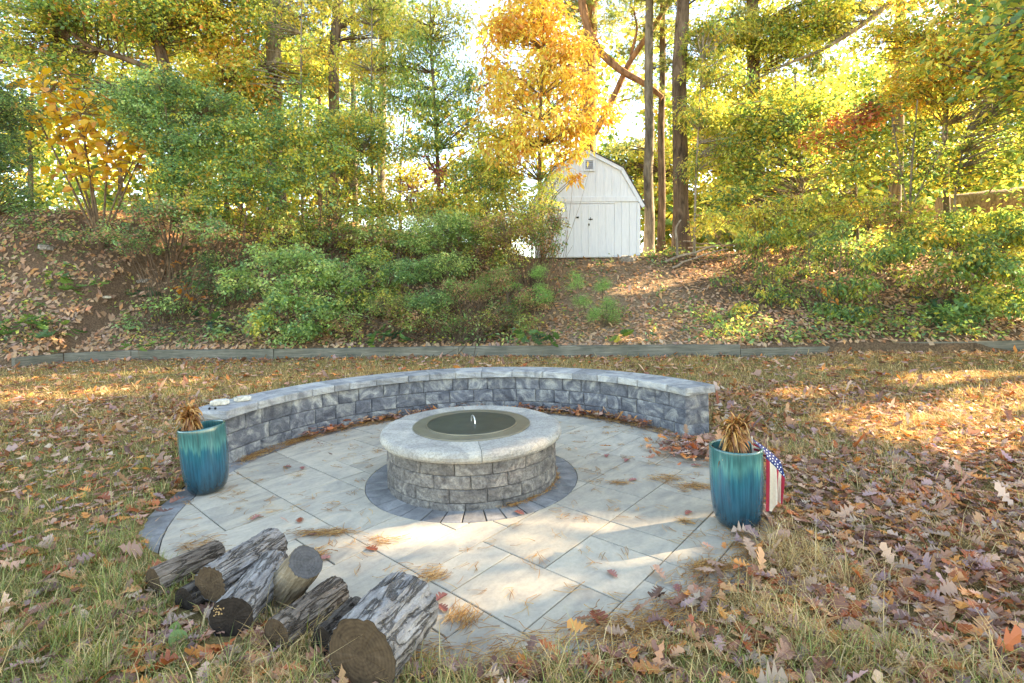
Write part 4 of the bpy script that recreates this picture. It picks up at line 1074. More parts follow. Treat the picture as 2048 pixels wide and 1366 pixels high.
plant('walnut_tree', 'light green drooping-leaved tree left of the orange tree', 'tree', (872, 16.8), [(840, 110, 17, 1.5, .7), (880, 210, 16.5, 1.4, .8), (800, 180, 17, 1.1, .6), (860, 40, 17, 1.5, .8, mixp(YGREEN, PALEY := pal((206, 196, 92), (188, 180, 80)))), (930, 150, 16.5, .7, .6), (850, 280, 16.5, 1.1, .6), (940, 260, 16, .8, .6)], mixp(GREEN, BLUEG, YGREEN), (.14, .045), .85, [(880, 430, 16.8, .08), (872, 250, 16.8, .06), (862, 80, 17, .04), (860, -60, 17, .02)], droop=.8)
plant('maroon_shrub', 'small maroon-leaved sapling left of the shed', 'shrub', (840, 15.2), [(830, 320, 15.2, .7, .55), (880, 340, 15.2, .5, .5), (800, 365, 15, .5, .4)], MAROON, (.11, .07), .75, stems=6, stem_r=.012)
plant('leafy_shrub', 'gold-lit shrub beneath the maroon sapling', 'shrub', (800, 16), [(800, 420, 16, 1.6, .5), (900, 400, 15.5, 1.2, .6), (740, 390, 16, 1.0, .6), (970, 360, 15, 1.1, .7), (950, 430, 14.5, 1.0, .5)], mixp(YGREEN, YELLOW, ORANGE[:1], GREEN), (.08, .055), 1.0, stems=12, stem_r=.018, bare=20, group=HED)
plant('hickory_tree', 'bright orange-yellow tree in front of the shed roof', 'tree', (1085, 14.2),
      [(1070, 50, 14.2, 1.15, .75), (1010, 50, 14.3, .75, .5), (1130, 95, 14, 1.1, .6), (1050, 140, 14.2, 1.35, .55), (1140, 180, 13.9, 1.0, .55), (1010, 195, 14, 1.0, .4), (1085, 255, 13.8, 1.3, .5), (1160, 262, 13.7, .6, .4), (1125, 310, 13.5, .6, .28), (1030, 305, 13.6, .9, .35), (985, 265, 14, .7, .45, mixp(HICK, YGREEN)), (1137, 348, 13.3, .3, .16), (1200, 225, 13.8, .45, .3), (1080, -30, 14.3, 1.2, .6), (1090, -180, 14.4, 1.2, 1.4)],
      HICK, (.17, .06), 1.1, [(1085, 500, 14.2, .06), (1078, 300, 14.2, .05), (1085, 120, 14.2, .04), (1090, -60, 14.3, .03), (1092, -240, 14.4, .015)], droop=.75, bark='twig')
plant('twiggy_shrub', 'brown tangled thicket left of the shed doors', 'shrub', (1060, 13.4), [(1060, 430, 13.5, .9, .7, mixp(BROWN, GREEN, YGREEN), .7), (1010, 380, 14, .8, .7, mixp(YGREEN, GREEN, YELLOW), 1.0), (1090, 480, 13, .55, .5, mixp(BROWN, GREEN), .8), (1090, 380, 13.8, .5, .7, mixp(GREEN, YGREEN), .6), (1000, 460, 13, .9, .5, mixp(BROWN, BROWN, YGREEN), .9), (1110, 440, 13.2, .25, .35, mixp(GREEN, BROWN), .8)], BROWN, (.06, .035), 1, stems=26, stem_r=.014, bare=80, per=50)
plant('leafy_shrub', 'dense light green bush just behind the timber edging, left of centre', 'shrub', (590, 12.4), [(560, 520, 12.8, .9, .45), (640, 540, 12.5, .8, .5), (560, 590, 12.2, .75, .4), (640, 620, 12.1, .75, .35), (520, 640, 12.0, .5, .3, mixp(BLUEG, YELLOW[:1], YGREEN)), (590, 665, 11.9, .7, .25), (690, 560, 12.6, .6, .4), (480, 560, 12.6, .5, .35)], mixp(LG, LG, BLUEG, GREEN), (.075, .05), 1.3, stems=14, stem_r=.01, group=HED)
plant('feathery_shrub', 'feathery bright green shrub in the middle of the bank', 'shrub', (900, 12.9), [(890, 450, 13.2, 1.0, .35), (850, 480, 13, .8, .35), (950, 470, 13.1, .7, .3), (820, 540, 12.6, .8, .35, mixp(BLUEG, GREEN)), (900, 530, 12.6, .8, .3)], mixp(LG, GREEN), (.065, .024), 1.2, stems=14, stem_r=.01, droop=.2, group='feathery green shrubs')
plant('feathery_shrub', 'low feathery shrub with brown stems above the middle timber', 'shrub', (930, 11.9), [(860, 600, 12, .6, .3, mixp(BLUEG, GREEN)), (930, 580, 12.1, .7, .3), (1000, 560, 12.3, .6, .3), (900, 650, 11.8, .6, .2, None, .6), (1000, 620, 12, .6, .3, mixp(BROWN, GREEN), .6), (1060, 600, 12, .45, .3, None, .8), (780, 610, 12.1, .6, .3, mixp(GREEN, YGREEN, BROWN), .9)], mixp(pal((112, 146, 66), (96, 132, 60)), BROWN[:2]), (.055, .02), 1.1, stems=24, stem_r=.007, droop=.2, bare=90, group='feathery green shrubs')
for k, (px, D, pts_) in enumerate([(1165, 12.0, [(1150, 560), (1165, 600), (1190, 630)]), (1210, 12.2, [(1205, 570), (1215, 610), (1225, 630)]), (1085, 12.4, [(1075, 545), (1085, 580), (1090, 600)])]):
    plant('asparagus_fern', ('bright feathery plume left of the path, nearest the timber', 'faint feathery plume at the left edge of the path', 'soft feathery plume in front of the brown thicket')[k], 'fern', (px, D), [(x, y, D, .17, .17) for x, y in pts_], pal((112, 156, 70), (96, 140, 64), (134, 168, 84)), (.05, .008), 1.0, stems=3, stem_r=.004, droop=.1, per=120, group='feathery plumes by the path')
plant('leafy_shrub', 'loose green shrub between the dense bush and the feathery shrubs', 'shrub', (740, 13.2), [(740, 520, 13.4, .7, .4), (770, 570, 13, .6, .35), (720, 600, 12.7, .55, .3), (800, 610, 12.5, .5, .25, mixp(GREEN, YGREEN, BROWN))], mixp(LG, GREEN, YGREEN), (.07, .045), 1.0, stems=12, stem_r=.008, group=HED, bare=24)
plant('leafy_shrub', 'thin blue-green shrub left of the dense green bush', 'shrub', (450, 13.8), [(440, 520, 13.9, .7, .35), (470, 580, 13.4, .5, .3), (400, 560, 13.6, .5, .3)], mixp(BLUEG, DARK, GREEN), (.075, .045), .7, stems=10, stem_r=.008, group=HED, bare=20)
plant('leafy_shrub', 'brown-stemmed green shrub above the dense green bush', 'shrub', (640, 14.8), [(600, 460, 14.9, .9, .35), (680, 470, 14.6, .8, .35, mixp(GREEN, BROWN, YGREEN)), (760, 460, 14.8, .8, .35)], mixp(LG, BLUEG, YGREEN, BROWN[:1]), (.075, .05), 1.0, stems=12, stem_r=.01, group=HED, bare=30)
plant('leafy_shrub', 'sparse weedy shrub under the golden shrub', 'shrub', (230, 14.2), [(200, 470, 14.3, .8, .2), (280, 500, 13.9, .7, .2), (120, 470, 14.2, .6, .15)], mixp(BLUEG, GREEN, BROWN), (.07, .045), .55, stems=10, stem_r=.007, group=HED, bare=40)
plant('young_tree', 'thin pale-green young tree between the two left trunks', 'tree', (605, 16.4), [(590, 190, 16.5, .9, .6), (620, 100, 16.6, .9, .6, mixp(YGREEN, YELLOW)), (570, 280, 16.3, .8, .6), (600, 20, 16.6, 1.0, .6, mixp(YGREEN, ORANGE[:1])), (520, 60, 17, .9, .7, mixp(GREEN, YGREEN)), (500, 150, 16.8, .7, .5)], mixp(BLUEG, YGREEN, GREEN), (.11, .06), .45, [(606, 450, 16.4, .05), (600, 250, 16.4, .04), (604, 0, 16.5, .02)], 'bark_grey', droop=.6)
plant('young_tree', 'pale yellow-green young tree left of the maroon sapling', 'tree', (745, 16.6), [(740, 210, 16.6, 1.0, .6), (770, 300, 16.5, .9, .6), (720, 120, 16.8, 1.0, .6, mixp(YGREEN, YELLOW)), (790, 130, 17, .9, .5), (740, 20, 17, 1.2, .7, mixp(PALEY, YGREEN)), (690, 250, 16.5, .7, .5)], mixp(YGREEN, BLUEG, pal((196, 186, 96))), (.12, .05), .75, [(746, 450, 16.6, .05), (742, 250, 16.6, .04), (744, 20, 16.8, .02)], 'bark_grey', droop=.8)
plant('young_tree', 'slight green sapling just left of the orange tree', 'tree', (960, 15.4), [(950, 250, 15.4, .7, .5), (970, 330, 15.2, .8, .5, mixp(YGREEN, ORANGE[:1])), (930, 330, 15.3, .6, .5), (1000, 150, 15.6, .4, .5, mixp(YGREEN, PINE))], mixp(GREEN, YGREEN, BLUEG), (.1, .055), .8, [(962, 470, 15.4, .03), (958, 330, 15.4, .025), (956, 180, 15.4, .012)], 'twig', droop=.6)
plant('leafy_shrub', 'loose light green saplings bridging bank and canopy left of centre', 'shrub', (560, 15.2), [(540, 440, 15.2, 1.0, .5), (620, 430, 15, .9, .5), (470, 450, 15, .9, .45), (700, 420, 15.4, .9, .5), (580, 490, 14.4, .8, .35)], mixp(LG, YGREEN, BROWN[:1]), (.085, .055), .75, stems=16, stem_r=.012, group=HED, bare=36)
plant('leafy_shrub', 'brown and green tangle bridging bank and canopy at centre', 'shrub', (860, 14.8), [(800, 470, 14.6, .9, .5), (880, 450, 14.8, .9, .5), (960, 470, 14.4, .9, .5), (1010, 510, 13.8, .7, .4), (740, 480, 14.6, .8, .4)], mixp(LG, YGREEN, BROWN), (.075, .045), .8, stems=18, stem_r=.012, group=HED, bare=60)
plant('leafy_shrub', 'twiggy light green shrub just above the middle timber', 'shrub', (860, 12), [(820, 640, 12, .5, .3), (880, 620, 12.2, .6, .3), (960, 640, 12, .6, .25), (700, 640, 12.1, .5, .25), (1040, 640, 11.9, .4, .2)], mixp(LG, BROWN, YGREEN[:2]), (.065, .035), .65, stems=20, stem_r=.006, group=HED, bare=70)
plant('leafy_shrub', 'dark leafy weeds beside the oak seedlings at left', 'shrub', (330, 13), [(340, 610, 13, .6, .25), (430, 660, 12.5, .5, .2), (240, 650, 12.8, .5, .15)], mixp(BLUEG, LG, GREEN), (.09, .055), .55, stems=14, stem_r=.006, group=HED, bare=30)
plant('leafy_shrub', 'low bush behind the brown thicket, left of the shed wall', 'shrub', (1030, 18.5), [(1000, 470, 18.5, 1.1, .7), (1060, 450, 19, .8, .8), (950, 450, 18, 1.0, .7), (1080, 390, 20, .8, .9, mixp(YGREEN, GREEN), .6)], mixp(YGREEN, LG, BROWN[:1]), (.1, .06), 1.0, stems=10, stem_r=.012, group=HED, bare=10)
# ---- behind and beside the shed
plant('pine_tree', 'big pine behind the shed with two huge bent limbs', 'tree', (1175, 23), [(1250, 30, 22, 2.0, .7), (1200, -60, 22, 2.4, 1.0), (1130, 20, 23, 1.6, .7), (1290, 190, 22, .8, .5), (1270, 100, 22.5, 1.0, .5, None, .5), (1190, -360, 23, 4.5, 2.6)], PINE, (.17, .02), .8,
      [(1172, 420, 23, .40), (1176, 250, 23, .36), (1180, 80, 23, .33), (1185, -100, 23, .28), (1190, -500, 23, .1)], 'bark_orange', kind='pine', per=16, group=TALL,
      limbs=[[(1160, -30, 21.5, .17), (1168, 40, 21.5, .17), (1190, 95, 21.3, .16), (1235, 140, 21, .15), (1290, 165, 20.8, .13), (1325, 195, 20.6, .09)], [(1178, 285, 22.6, .16), (1205, 240, 22.2, .15), (1235, 180, 22, .14), (1258, 120, 21.8, .13), (1300, 70, 21.6, .12), (1350, -20, 21.4, .1)], [(1262, 110, 21.8, .07), (1275, 60, 21.5, .05), (1268, 20, 21.3, .03)]])
plant('pine_tree', 'slender dark trunk just right of the shed', 'tree', (1295, 19), [(1300, -60, 19, 2.0, 1.0), (1310, -300, 19, 3.4, 2.2), (1250, 290, 19.5, .8, .35), (1330, 120, 19, .8, .3)], mixp(PINE, YGREEN[:1]), (.17, .019), .8, [(1297, 520, 19, .19), (1295, 300, 19, .18), (1298, 100, 19, .16), (1300, -400, 19, .06)], 'bark_grey', kind='pine', per=16, group=TALL)
plant('pine_tree', 'narrow trunk between the two pines right of the shed', 'tree', (1324, 22), [(1330, 60, 22, 1.6, .6), (1330, -200, 22, 3.0, 2.0)], PINE, (.17, .02), .8, [(1322, 500, 22, .16), (1322, 250, 22, .15), (1325, 60, 22, .13), (1325, -350, 22, .05)], 'bark_brown', kind='pine', per=16, group=TALL)
plant('pine_tree', 'thick brown trunk with a pale sapling at its foot, right of the shed', 'tree', (1366, 17.6), [(1380, -60, 17.6, 2.2, 1.0), (1390, -320, 17.6, 4.0, 2.6), (1450, 60, 18, 1.4, .6), (1390, 110, 17.4, .8, .4, YGREEN)], PINE, (.17, .018), .8, [(1364, 520, 17.6, .27), (1362, 300, 17.6, .26), (1366, 100, 17.6, .24), (1362, -100, 17.6, .2), (1365, -450, 17.6, .08)], 'bark_brown', kind='pine', per=16, group=TALL)
plant('young_tree', 'sunlit green-gold sapling in front of the thick brown trunk', 'tree', (1395, 16.4), [(1400, 230, 16.5, .9, .7), (1430, 140, 16.6, 1.0, .6), (1390, 330, 16.4, .5, .5, None, .8), (1450, 290, 16.6, .9, .7), (1420, 60, 16.8, 1.0, .5)], mixp(YGREEN, GREEN[:2], YELLOW), (.12, .045), 1.0, [(1388, 510, 16.4, .045), (1392, 330, 16.4, .035), (1405, 120, 16.5, .02)], 'dead_branch', droop=.7)
FARG = 'far trees glowing behind the shed'
plant('far_tree', 'glowing yellow-green thicket low behind the pines right of the shed', 'tree', (1340, 27), [(1310, 400, 27, 2.0, 1.5), (1400, 420, 27, 2.4, 1.6), (1330, 320, 28, 2.2, 1.2), (1250, 330, 29, 1.6, 1.2, mixp(GREEN, PINE))], mixp(YGREEN, YELLOW), (.2, .12), 1.3, [(1345, 500, 27, .08), (1345, 350, 27, .05)], group=FARG)
# ---- right
plant('oak_tree', 'brown trunk with hanging yellow leaves at upper right of the shed', 'tree', (1512, 19.5), [(1480, 60, 19, 1.4, 1.0), (1560, 90, 19, 1.6, 1.0), (1520, 200, 18.6, 1.5, 1.0), (1620, 40, 19, 1.5, 1.0), (1510, -80, 19.5, 2.4, 1.6), (1530, -380, 19.5, 4.6, 3.0, YGREEN, 1.0)], mixp(YGREEN, YELLOW[:2], GREEN[:1]), (.13, .06), 1.2, [(1518, 520, 19.5, .26), (1512, 250, 19.5, .24), (1506, 80, 19.5, .22), (1500, -100, 19.5, .18), (1500, -450, 19.5, .08)], 'bark_brown', droop=.6, group=TALL)
plant('pine_tree', 'pine with a bare diagonal limb at upper right', 'tree', (1800, 20), [(1720, 20, 19.5, 1.6, .6), (1650, 70, 19.5, 1.2, .5), (1640, 140, 19, 1.0, .4), (1800, -120, 20, 3.0, 1.4), (1810, -400, 20, 4.5, 2.8)], PINE, (.17, .02), .9, [(1790, 500, 20, .22), (1795, 200, 20, .2), (1800, -100, 20, .16), (1810, -480, 20, .06)], 'bark_grey', kind='pine', per=16, group=TALL,
      limbs=[[(1798, -10, 19, .09), (1740, 40, 18.6, .09), (1690, 72, 18.4, .08), (1640, 105, 18.2, .06), (1590, 118, 18, .05), (1480, 175, 17.8, .025)]])
plant('maple_tree', 'yellow-green maple filling the wood right of the path', 'tree', (1600, 17), [(1560, 280, 17, 1.5, .9), (1490, 330, 16.5, 1.1, .8), (1640, 210, 17.2, 1.4, .9), (1560, 380, 16.2, 1.2, .7), (1650, 330, 16.8, 1.2, .8, mixp(GREEN, YGREEN)), (1460, 400, 16, .8, .6), (1480, 240, 17, 1.0, .8)], mixp(YGREEN, YELLOW[:2], GREEN), (.12, .075), 1.2, [(1604, 510, 17, .07), (1600, 330, 17, .055), (1590, 150, 17.1, .03)], 'bark_grey', droop=.5)
plant('maple_tree', 'red-orange sapling among the yellow trees at right', 'tree', (1710, 15.4), [(1710, 240, 15.6, .9, .5, REDOR), (1660, 280, 15.4, .9, .5, mixp(REDOR, YGREEN)), (1740, 300, 15.2, .8, .5, mixp(REDOR[:2], YGREEN, GREEN)), (1690, 350, 15, .8, .45, mixp(GREEN, YGREEN)), (1760, 230, 15.6, .6, .5, mixp(REDOR[:2], GREEN))], REDOR, (.11, .08), 1.0, [(1715, 480, 15.4, .04), (1712, 330, 15.4, .03), (1708, 210, 15.5, .015)], 'bark_grey')
plant('maple_tree', 'orange-tinged tree filling the upper right corner', 'tree', (1890, 15.5), [(1880, 120, 15.5, 1.6, .8), (1960, 60, 15.3, 1.5, .9), (1830, 180, 15.5, 1.2, .7, mixp(ORANGE[:2], YGREEN)), (1780, 80, 16, 1.2, .7, mixp(YGREEN, ORANGE[:1])), (2040, 120, 15, 1.2, 1.0), (1950, 200, 15, 1.2, .7, mixp(YGREEN, YELLOW)), (1930, -80, 15.5, 2.4, 1.4), (1930, -330, 15.5, 3.4, 2.4, mixp(YGREEN, ORANGE[:1]), 1.1)], mixp(ORANGE[[0, 1]], pal((206, 148, 74), (190, 160, 70)), YGREEN[:3]), (.12, .05), 1.15, [(1895, 480, 15.5, .09), (1890, 250, 15.5, .07), (1900, 50, 15.5, .05), (1920, -250, 15.5, .02)], 'bark_grey', droop=.6)
plant('maple_tree', 'many-stemmed yellow-green tree at the right edge', 'tree', (1830, 14.6), [(1850, 280, 14.8, 1.1, .6), (1930, 290, 14.6, 1.0, .7), (1800, 330, 14.6, .9, .5), (2010, 280, 14.2, 1.0, .8, mixp(GREEN, YGREEN)), (1900, 360, 14.3, .8, .3), (2030, 200, 14.4, .9, .7)], mixp(YGREEN, YELLOW[:1], GREEN), (.1, .06), 1.05, [(1818, 480, 14.6, .035), (1822, 350, 14.6, .03), (1835, 200, 14.7, .015)], 'bark_grey', stems=0, limbs=[[(1818, 440, 14.6, .03), (1800, 330, 14.6, .02), (1785, 240, 14.7, .012)], [(1906, 470, 14.2, .03), (1912, 360, 14.3, .025), (1935, 260, 14.5, .015)], [(1820, 420, 14.6, .02), (1860, 340, 14.4, .015), (1890, 290, 14.4, .01)]], droop=.5)
RB = 'bushes sprawling over the right bank'
plant('leafy_shrub', 'bright yellow-green bush right of the brush pile', 'shrub', (1520, 12.8), [(1480, 560, 12.8, .6, .32), (1540, 530, 13, .7, .4), (1560, 590, 12.4, .7, .35), (1470, 610, 12.2, .45, .2), (1520, 480, 13.6, .7, .35)], mixp(YGREEN, GREEN, YELLOW[:1]), (.10, .045), 1.5, stems=12, stem_r=.012, droop=1.0, group=RB, bare=10)
plant('leafy_shrub', 'dark-hollowed green bush in the middle of the right bank', 'shrub', (1660, 12.2), [(1640, 500, 12.8, .8, .4), (1700, 520, 12.4, .8, .4), (1620, 570, 12.1, .7, .3), (1720, 580, 12, .7, .3, mixp(GREEN, BROWN, YGREEN)), (1660, 450, 13.2, .8, .35), (1780, 500, 12.6, .7, .35), (1690, 620, 11.7, .7, .22)], mixp(GREEN, YGREEN, GREEN, YELLOW[:1]), (.10, .045), 1.5, stems=14, stem_r=.012, droop=.9, group=RB, bare=20)
plant('leafy_shrub', 'broad green bush at the far right behind the timber', 'shrub', (1900, 11.8), [(1860, 560, 12, .7, .35, mixp(GREEN, BROWN, YGREEN), 1.0), (1930, 520, 12.2, .8, .4), (2010, 540, 11.9, .8, .45), (1960, 600, 11.5, .7, .3), (2040, 600, 11.3, .6, .35), (1890, 470, 12.8, .9, .3, mixp(GREEN, YGREEN, YELLOW)), (2010, 470, 12.6, .9, .3), (1900, 630, 11.3, .6, .25, GREEN)], mixp(GREEN, BLUEG, YGREEN, YELLOW[:1]), (.10, .055), 1.5, stems=16, stem_r=.012, droop=.7, group=RB, bare=30)
plant('leafy_shrub', 'pale gold-green undergrowth behind the brush pile', 'shrub', (1480, 14.8), [(1450, 450, 15, 1.0, .5), (1540, 430, 14.8, 1.0, .5), (1620, 420, 14.4, .9, .5), (1720, 410, 14.2, .9, .5), (1800, 430, 13.8, .9, .4, mixp(YGREEN, BROWN))], mixp(YGREEN, YELLOW, BROWN[:1], GREEN[:1]), (.085, .05), 1.2, stems=14, stem_r=.012, droop=.7, group=RB, bare=40)
plant('leafy_shrub', 'sunlit yellow-green bush below the fallen tree at far right', 'shrub', (1960, 13.6), [(1900, 440, 13.6, .9, .35), (1990, 450, 13.4, .9, .4), (2060, 480, 13, .8, .4), (1830, 470, 13.4, .8, .35)], mixp(YGREEN, GREEN), (.10, .05), 1.2, stems=12, stem_r=.01, droop=.8, group=RB, bare=14)
plant('leafy_shrub', 'tall yellow-green bush behind the brush pile, left of the red-orange sapling', 'shrub', (1590, 14.4), [(1570, 470, 14.2, .9, .4), (1640, 460, 14, .8, .4), (1500, 440, 14.6, .8, .45)], mixp(YGREEN, YELLOW[:2], GREEN[:1]), (.10, .05), 1.2, stems=12, stem_r=.01, droop=.8, group=RB, bare=14)
# ---- far wood seen through the gaps
FAR = [(60, 30, (40, 240, 3.4, 2.4), (-60, 80, 3.4, 2.2), 'far green tree behind the left edge evergreen', mixp(GREEN, YGREEN)),
       (240, 32, (240, 200, 3.2, 3.0), (330, 60, 3.0, 2.4), 'far yellow-green tree behind the golden shrub', YGREEN),
       (480, 33, (450, 240, 3.4, 2.8), (560, 300, 2.8, 2.2), 'far pale yellow tree behind the left pines', mixp(YGREEN, YELLOW)),
       (640, 36, (620, 120, 3.0, 3.0), (660, 340, 2.6, 1.6), 'far olive tree behind the thinner left trunk', mixp(YGREEN, GREEN)),
       (800, 38, (800, 350, 3.6, 1.2), (880, 400, 3.0, 1.0), 'far low gold tree behind the maroon sapling', mixp(YELLOW, YGREEN)),
       (1460, 33, (1450, 260, 3.4, 3.6), (1520, 420, 3.4, 2.0), 'far yellow tree right of the shed, behind the thick trunk', mixp(YELLOW, YGREEN)),
       (1640, 32, (1620, 240, 3.8, 3.4), (1700, 380, 3.6, 2.2), 'far yellow-green tree behind the red-orange sapling', mixp(YGREEN, YELLOW)),
       (1840, 30, (1820, 200, 3.8, 3.6), (1900, 340, 3.6, 2.4), 'far green-gold tree behind the many-stemmed tree', mixp(YGREEN, GREEN)),
       (2060, 28, (2040, 220, 3.4, 3.8), (2080, 60, 3.2, 2.4), 'far olive tree at the right edge of the wood', mixp(GREEN, YGREEN))]
for px, D, b1, b2, lab, pl in FAR:
    plant('far_tree', lab, 'tree', (px, D), [(b1[0], b1[1], D, b1[2], b1[3]), (b2[0], b2[1], D + 1, b2[2], b2[3])], pl, (.24, .15), 1.0, [(px, 470, D, .16), (px, b1[1], D, .1), (px + 10, b1[1] - 120, D, .05)], group=FARG)
# ---- distant wood, then oaks added outside the frame to shade the clearing
def distant_woods():
    r = np.random.default_rng(8); Vs, Fs, Cs, off = [], [], [], 0
    for px in np.arange(-150, 2250, 46):
        rows = [(-30, .35), (50, .4), (130, .5), (210, .65), (290, .8), (360, .9), (420, 1.0)]
        if px >= 1300: rows += [(460, 1.0), (490, 1.0)]
        if 700 < px < 1000: rows = [(py, d * .45) for py, d in rows if not (px > 860 and py < 160)]
        elif 1000 <= px < 1300: rows = [(py, d * (.35 if 1190 < px < 1300 else .7)) for py, d in rows]
        elif px < 110: rows = [(py, d) for py, d in rows if py > 150]
        for py, dn in rows:
            if r.random() > dn + .1: continue
            D = r.uniform(32, 46) if py < 450 else r.uniform(24, 30); c0 = P(px + r.uniform(-25, 25), py + r.uniform(-35, 35), D); K = 14
            cen = c0 + r.normal(0, 1, (K, 3)) * [1.6, 1.6, 1.1]; rad = np.full((K, 3), .8)
            pl = (mixp(YGREEN, YELLOW), mixp(GREEN, YGREEN), mixp(YGREEN, ORANGE[:1], BROWN[:1]))[r.integers(3)]
            V, F, C = leaf_cloud(cen, rad, int(27 * dn) + 8, .42, .29, pl, .4, r); Vs.append(V); Fs.append(F + off); Cs.append(C); off += len(V)
    o = link('distant_woods', mesh_np('distant_woods', np.concatenate(Vs), [np.concatenate(Fs)], np.concatenate(Cs)), M['leaf']); struct(o, 'stuff'); o['label'] = 'far yellow-green wood seen through the gaps between the trees'; o['category'] = 'woods'
distant_woods()
SH = 'oaks added outside the frame to shade the clearing'
for k, (x, y, h, cr, lab) in enumerate([(12.0, 8.6, 8.5, 2.6, 'leafy oak just outside the right edge, nearest the lawn'), (15.5, 11.0, 12, 3.0, 'tall oak beyond the right end of the timber edging'), (14.5, 5.6, 10, 2.8, 'leafy oak beside the lawn outside the right edge'), (18.5, 7.6, 14, 3.2, 'tall oak second from the lawn outside the right edge'),
                                        (20.5, 12.6, 18.5, 3.8, 'tall oak deep in the wood outside the right edge'), (17.5, 3.0, 13, 3.2, 'tall oak level with the fire pit far outside the right edge'), (23.5, 8.8, 17, 3.6, 'tallest oak outside the right edge'), (23, 4.2, 17, 3.6, 'tall oak farthest toward the viewer outside the right edge'), (14.6, 13.0, 9, 2.4, 'low oak at the corner of the wood just outside the right edge')]):
    D = y; px = 1024 + x / D * 1000; pyc = lambda z: HORIZON - (z - CAM_H) / D * 1000 - ROLL * (px - 1024)
    zb = zg1(x, y)
    plant('added_shade_oak', lab, 'tree', (px, D), [(px, pyc(zb + h * .62), D, cr * .9, h * .2), (px + 900 / D, pyc(zb + h * .8), D + .8, cr, h * .2), (px - 1100 / D, pyc(zb + h * .78), D - .8, cr, h * .2), (px, pyc(zb + h * .98), D, cr * .9, h * .16), (px - 300 / D, pyc(zb + h * .36), D, cr * .8, h * .16)],
          mixp(YGREEN, YELLOW[:1], GREEN[:2]), ((.30, .2) if k not in (0, 1, 8) else (.14, .085)), 1.25, [(px, pyc(zb), D, .2), (px + 10, pyc(zb + h * .4), D, .2), (px, pyc(zb + h * .95), D, .06)], 'bark_grey', group=SH, per=30, clump=.8, scale_lai=.55 if k not in (0, 1, 8) else .38)
print('plant tris', NTRI[0])
# ------------------------------------------------------------------ seedlings, sticks and stones on the bank
SEED = 'oak seedlings on the bank'
for px, D, spots, lab, cols in [
    (80, 11.9, [(60, 640, 11.9, .35, .16, 16), (110, 655, 11.8, .3, .14, 12), (25, 655, 11.9, .3, .14, 8)], 'broad clump of lobed green oak seedlings at far left above the timber', GREEN),
    (120, 12.4, [(115, 545, 12.4, .22, .14, 9), (150, 575, 12.2, .2, .1, 6)], 'upright green oak seedling below the flat stone on the left bank', GREEN),
    (196, 12.3, [(196, 562, 12.3, .14, .1, 6)], 'small single oak seedling above the white stone', GREEN),
    (308, 12.3, [(300, 585, 12.3, .22, .14, 9), (325, 590, 12.3, .15, .12, 5)], 'dark oak seedling right of the white stone', DARK),
    (415, 12.1, [(410, 630, 12.1, .28, .25, 12), (450, 650, 12, .25, .18, 8)], 'dark tall oak seedling left of the dense green bush', mixp(DARK, GREEN)),
    (770, 11.7, [(750, 670, 11.7, .3, .12, 10), (790, 665, 11.7, .25, .14, 9)], 'dark green oak seedling hanging over the middle timber', mixp(DARK, GREEN)),
    (1070, 11.6, [(1060, 665, 11.6, .25, .14, 10), (1100, 670, 11.6, .2, .1, 6)], 'green oak seedling at the left foot of the path', mixp(DARK, GREEN)),
    (280, 11.95, [(280, 690, 11.95, .25, .06, 7)], 'flat oak seedling lying against the left timber', GREEN),
    (1880, 11.2, [(1880, 600, 11.2, .3, .2, 10), (1910, 640, 11.1, .25, .15, 8)], 'blue-green oak seedling low at the far right', mixp(BLUEG, DARK)),
    (400, 13, [(385, 485, 13, .3, .15, 9), (300, 495, 13, .3, .12, 8)], 'broad-leaved green seedling high on the left bank', GREEN),
    (1250, 12, [(1240, 670, 11.4, .3, .05, 6)], 'low pale seedling at the foot of the path', mixp(YGREEN, GREEN))]:
    D = HIT(spots[0][0], spots[0][1] + 32); spots = [(a, b, D - .1, c * 1.15, d * 1.15, n) for a, b, _, c, d, n in spots]
    big_leaf_plant('oak_seedling', lab, 'seedling', (px, D), spots, GREEN_OAK, np.minimum(.8, cols * 1.35), .33, hash_str(lab) % 1000, .006, droop=.25, hang=.35, group=SEED)
big_leaf_plant('orange_sapling', 'small orange-leaved sapling left of the dense green bush', 'sapling', (375, 13.6), [(350, 530, 13.5, .2, .17, 6), (370, 570, 13.5, .33, .16, 14), (385, 595, 13.4, .28, .1, 10)], OVAL_MESH, pal((226, 150, 62), (234, 168, 80), (204, 120, 52)), .2, 31, .006, droop=.2)
big_leaf_plant('orange_sapling', 'small orange-leaved sapling under the bushes on the right bank', 'sapling', (1650, 11.5), [(1640, 575, 11.5, .1, .16, 6), (1660, 600, 11.5, .12, .12, 5)], OVAL_MESH, pal((214, 140, 70), (224, 156, 84)), .17, 32, .005, droop=.7)
big_leaf_plant('heart_leaf_vine', 'light green heart-leaved vine above the right timber', 'vine', (1810, 10.9), [(1790, 640, 10.9, .25, .12, 8), (1840, 625, 10.9, .25, .12, 8), (1960, 660, 10.8, .5, .06, 14)], OVAL_MESH, pal((146, 170, 80), (170, 184, 92), (112, 140, 66)), .16, 33, .004, droop=.5)
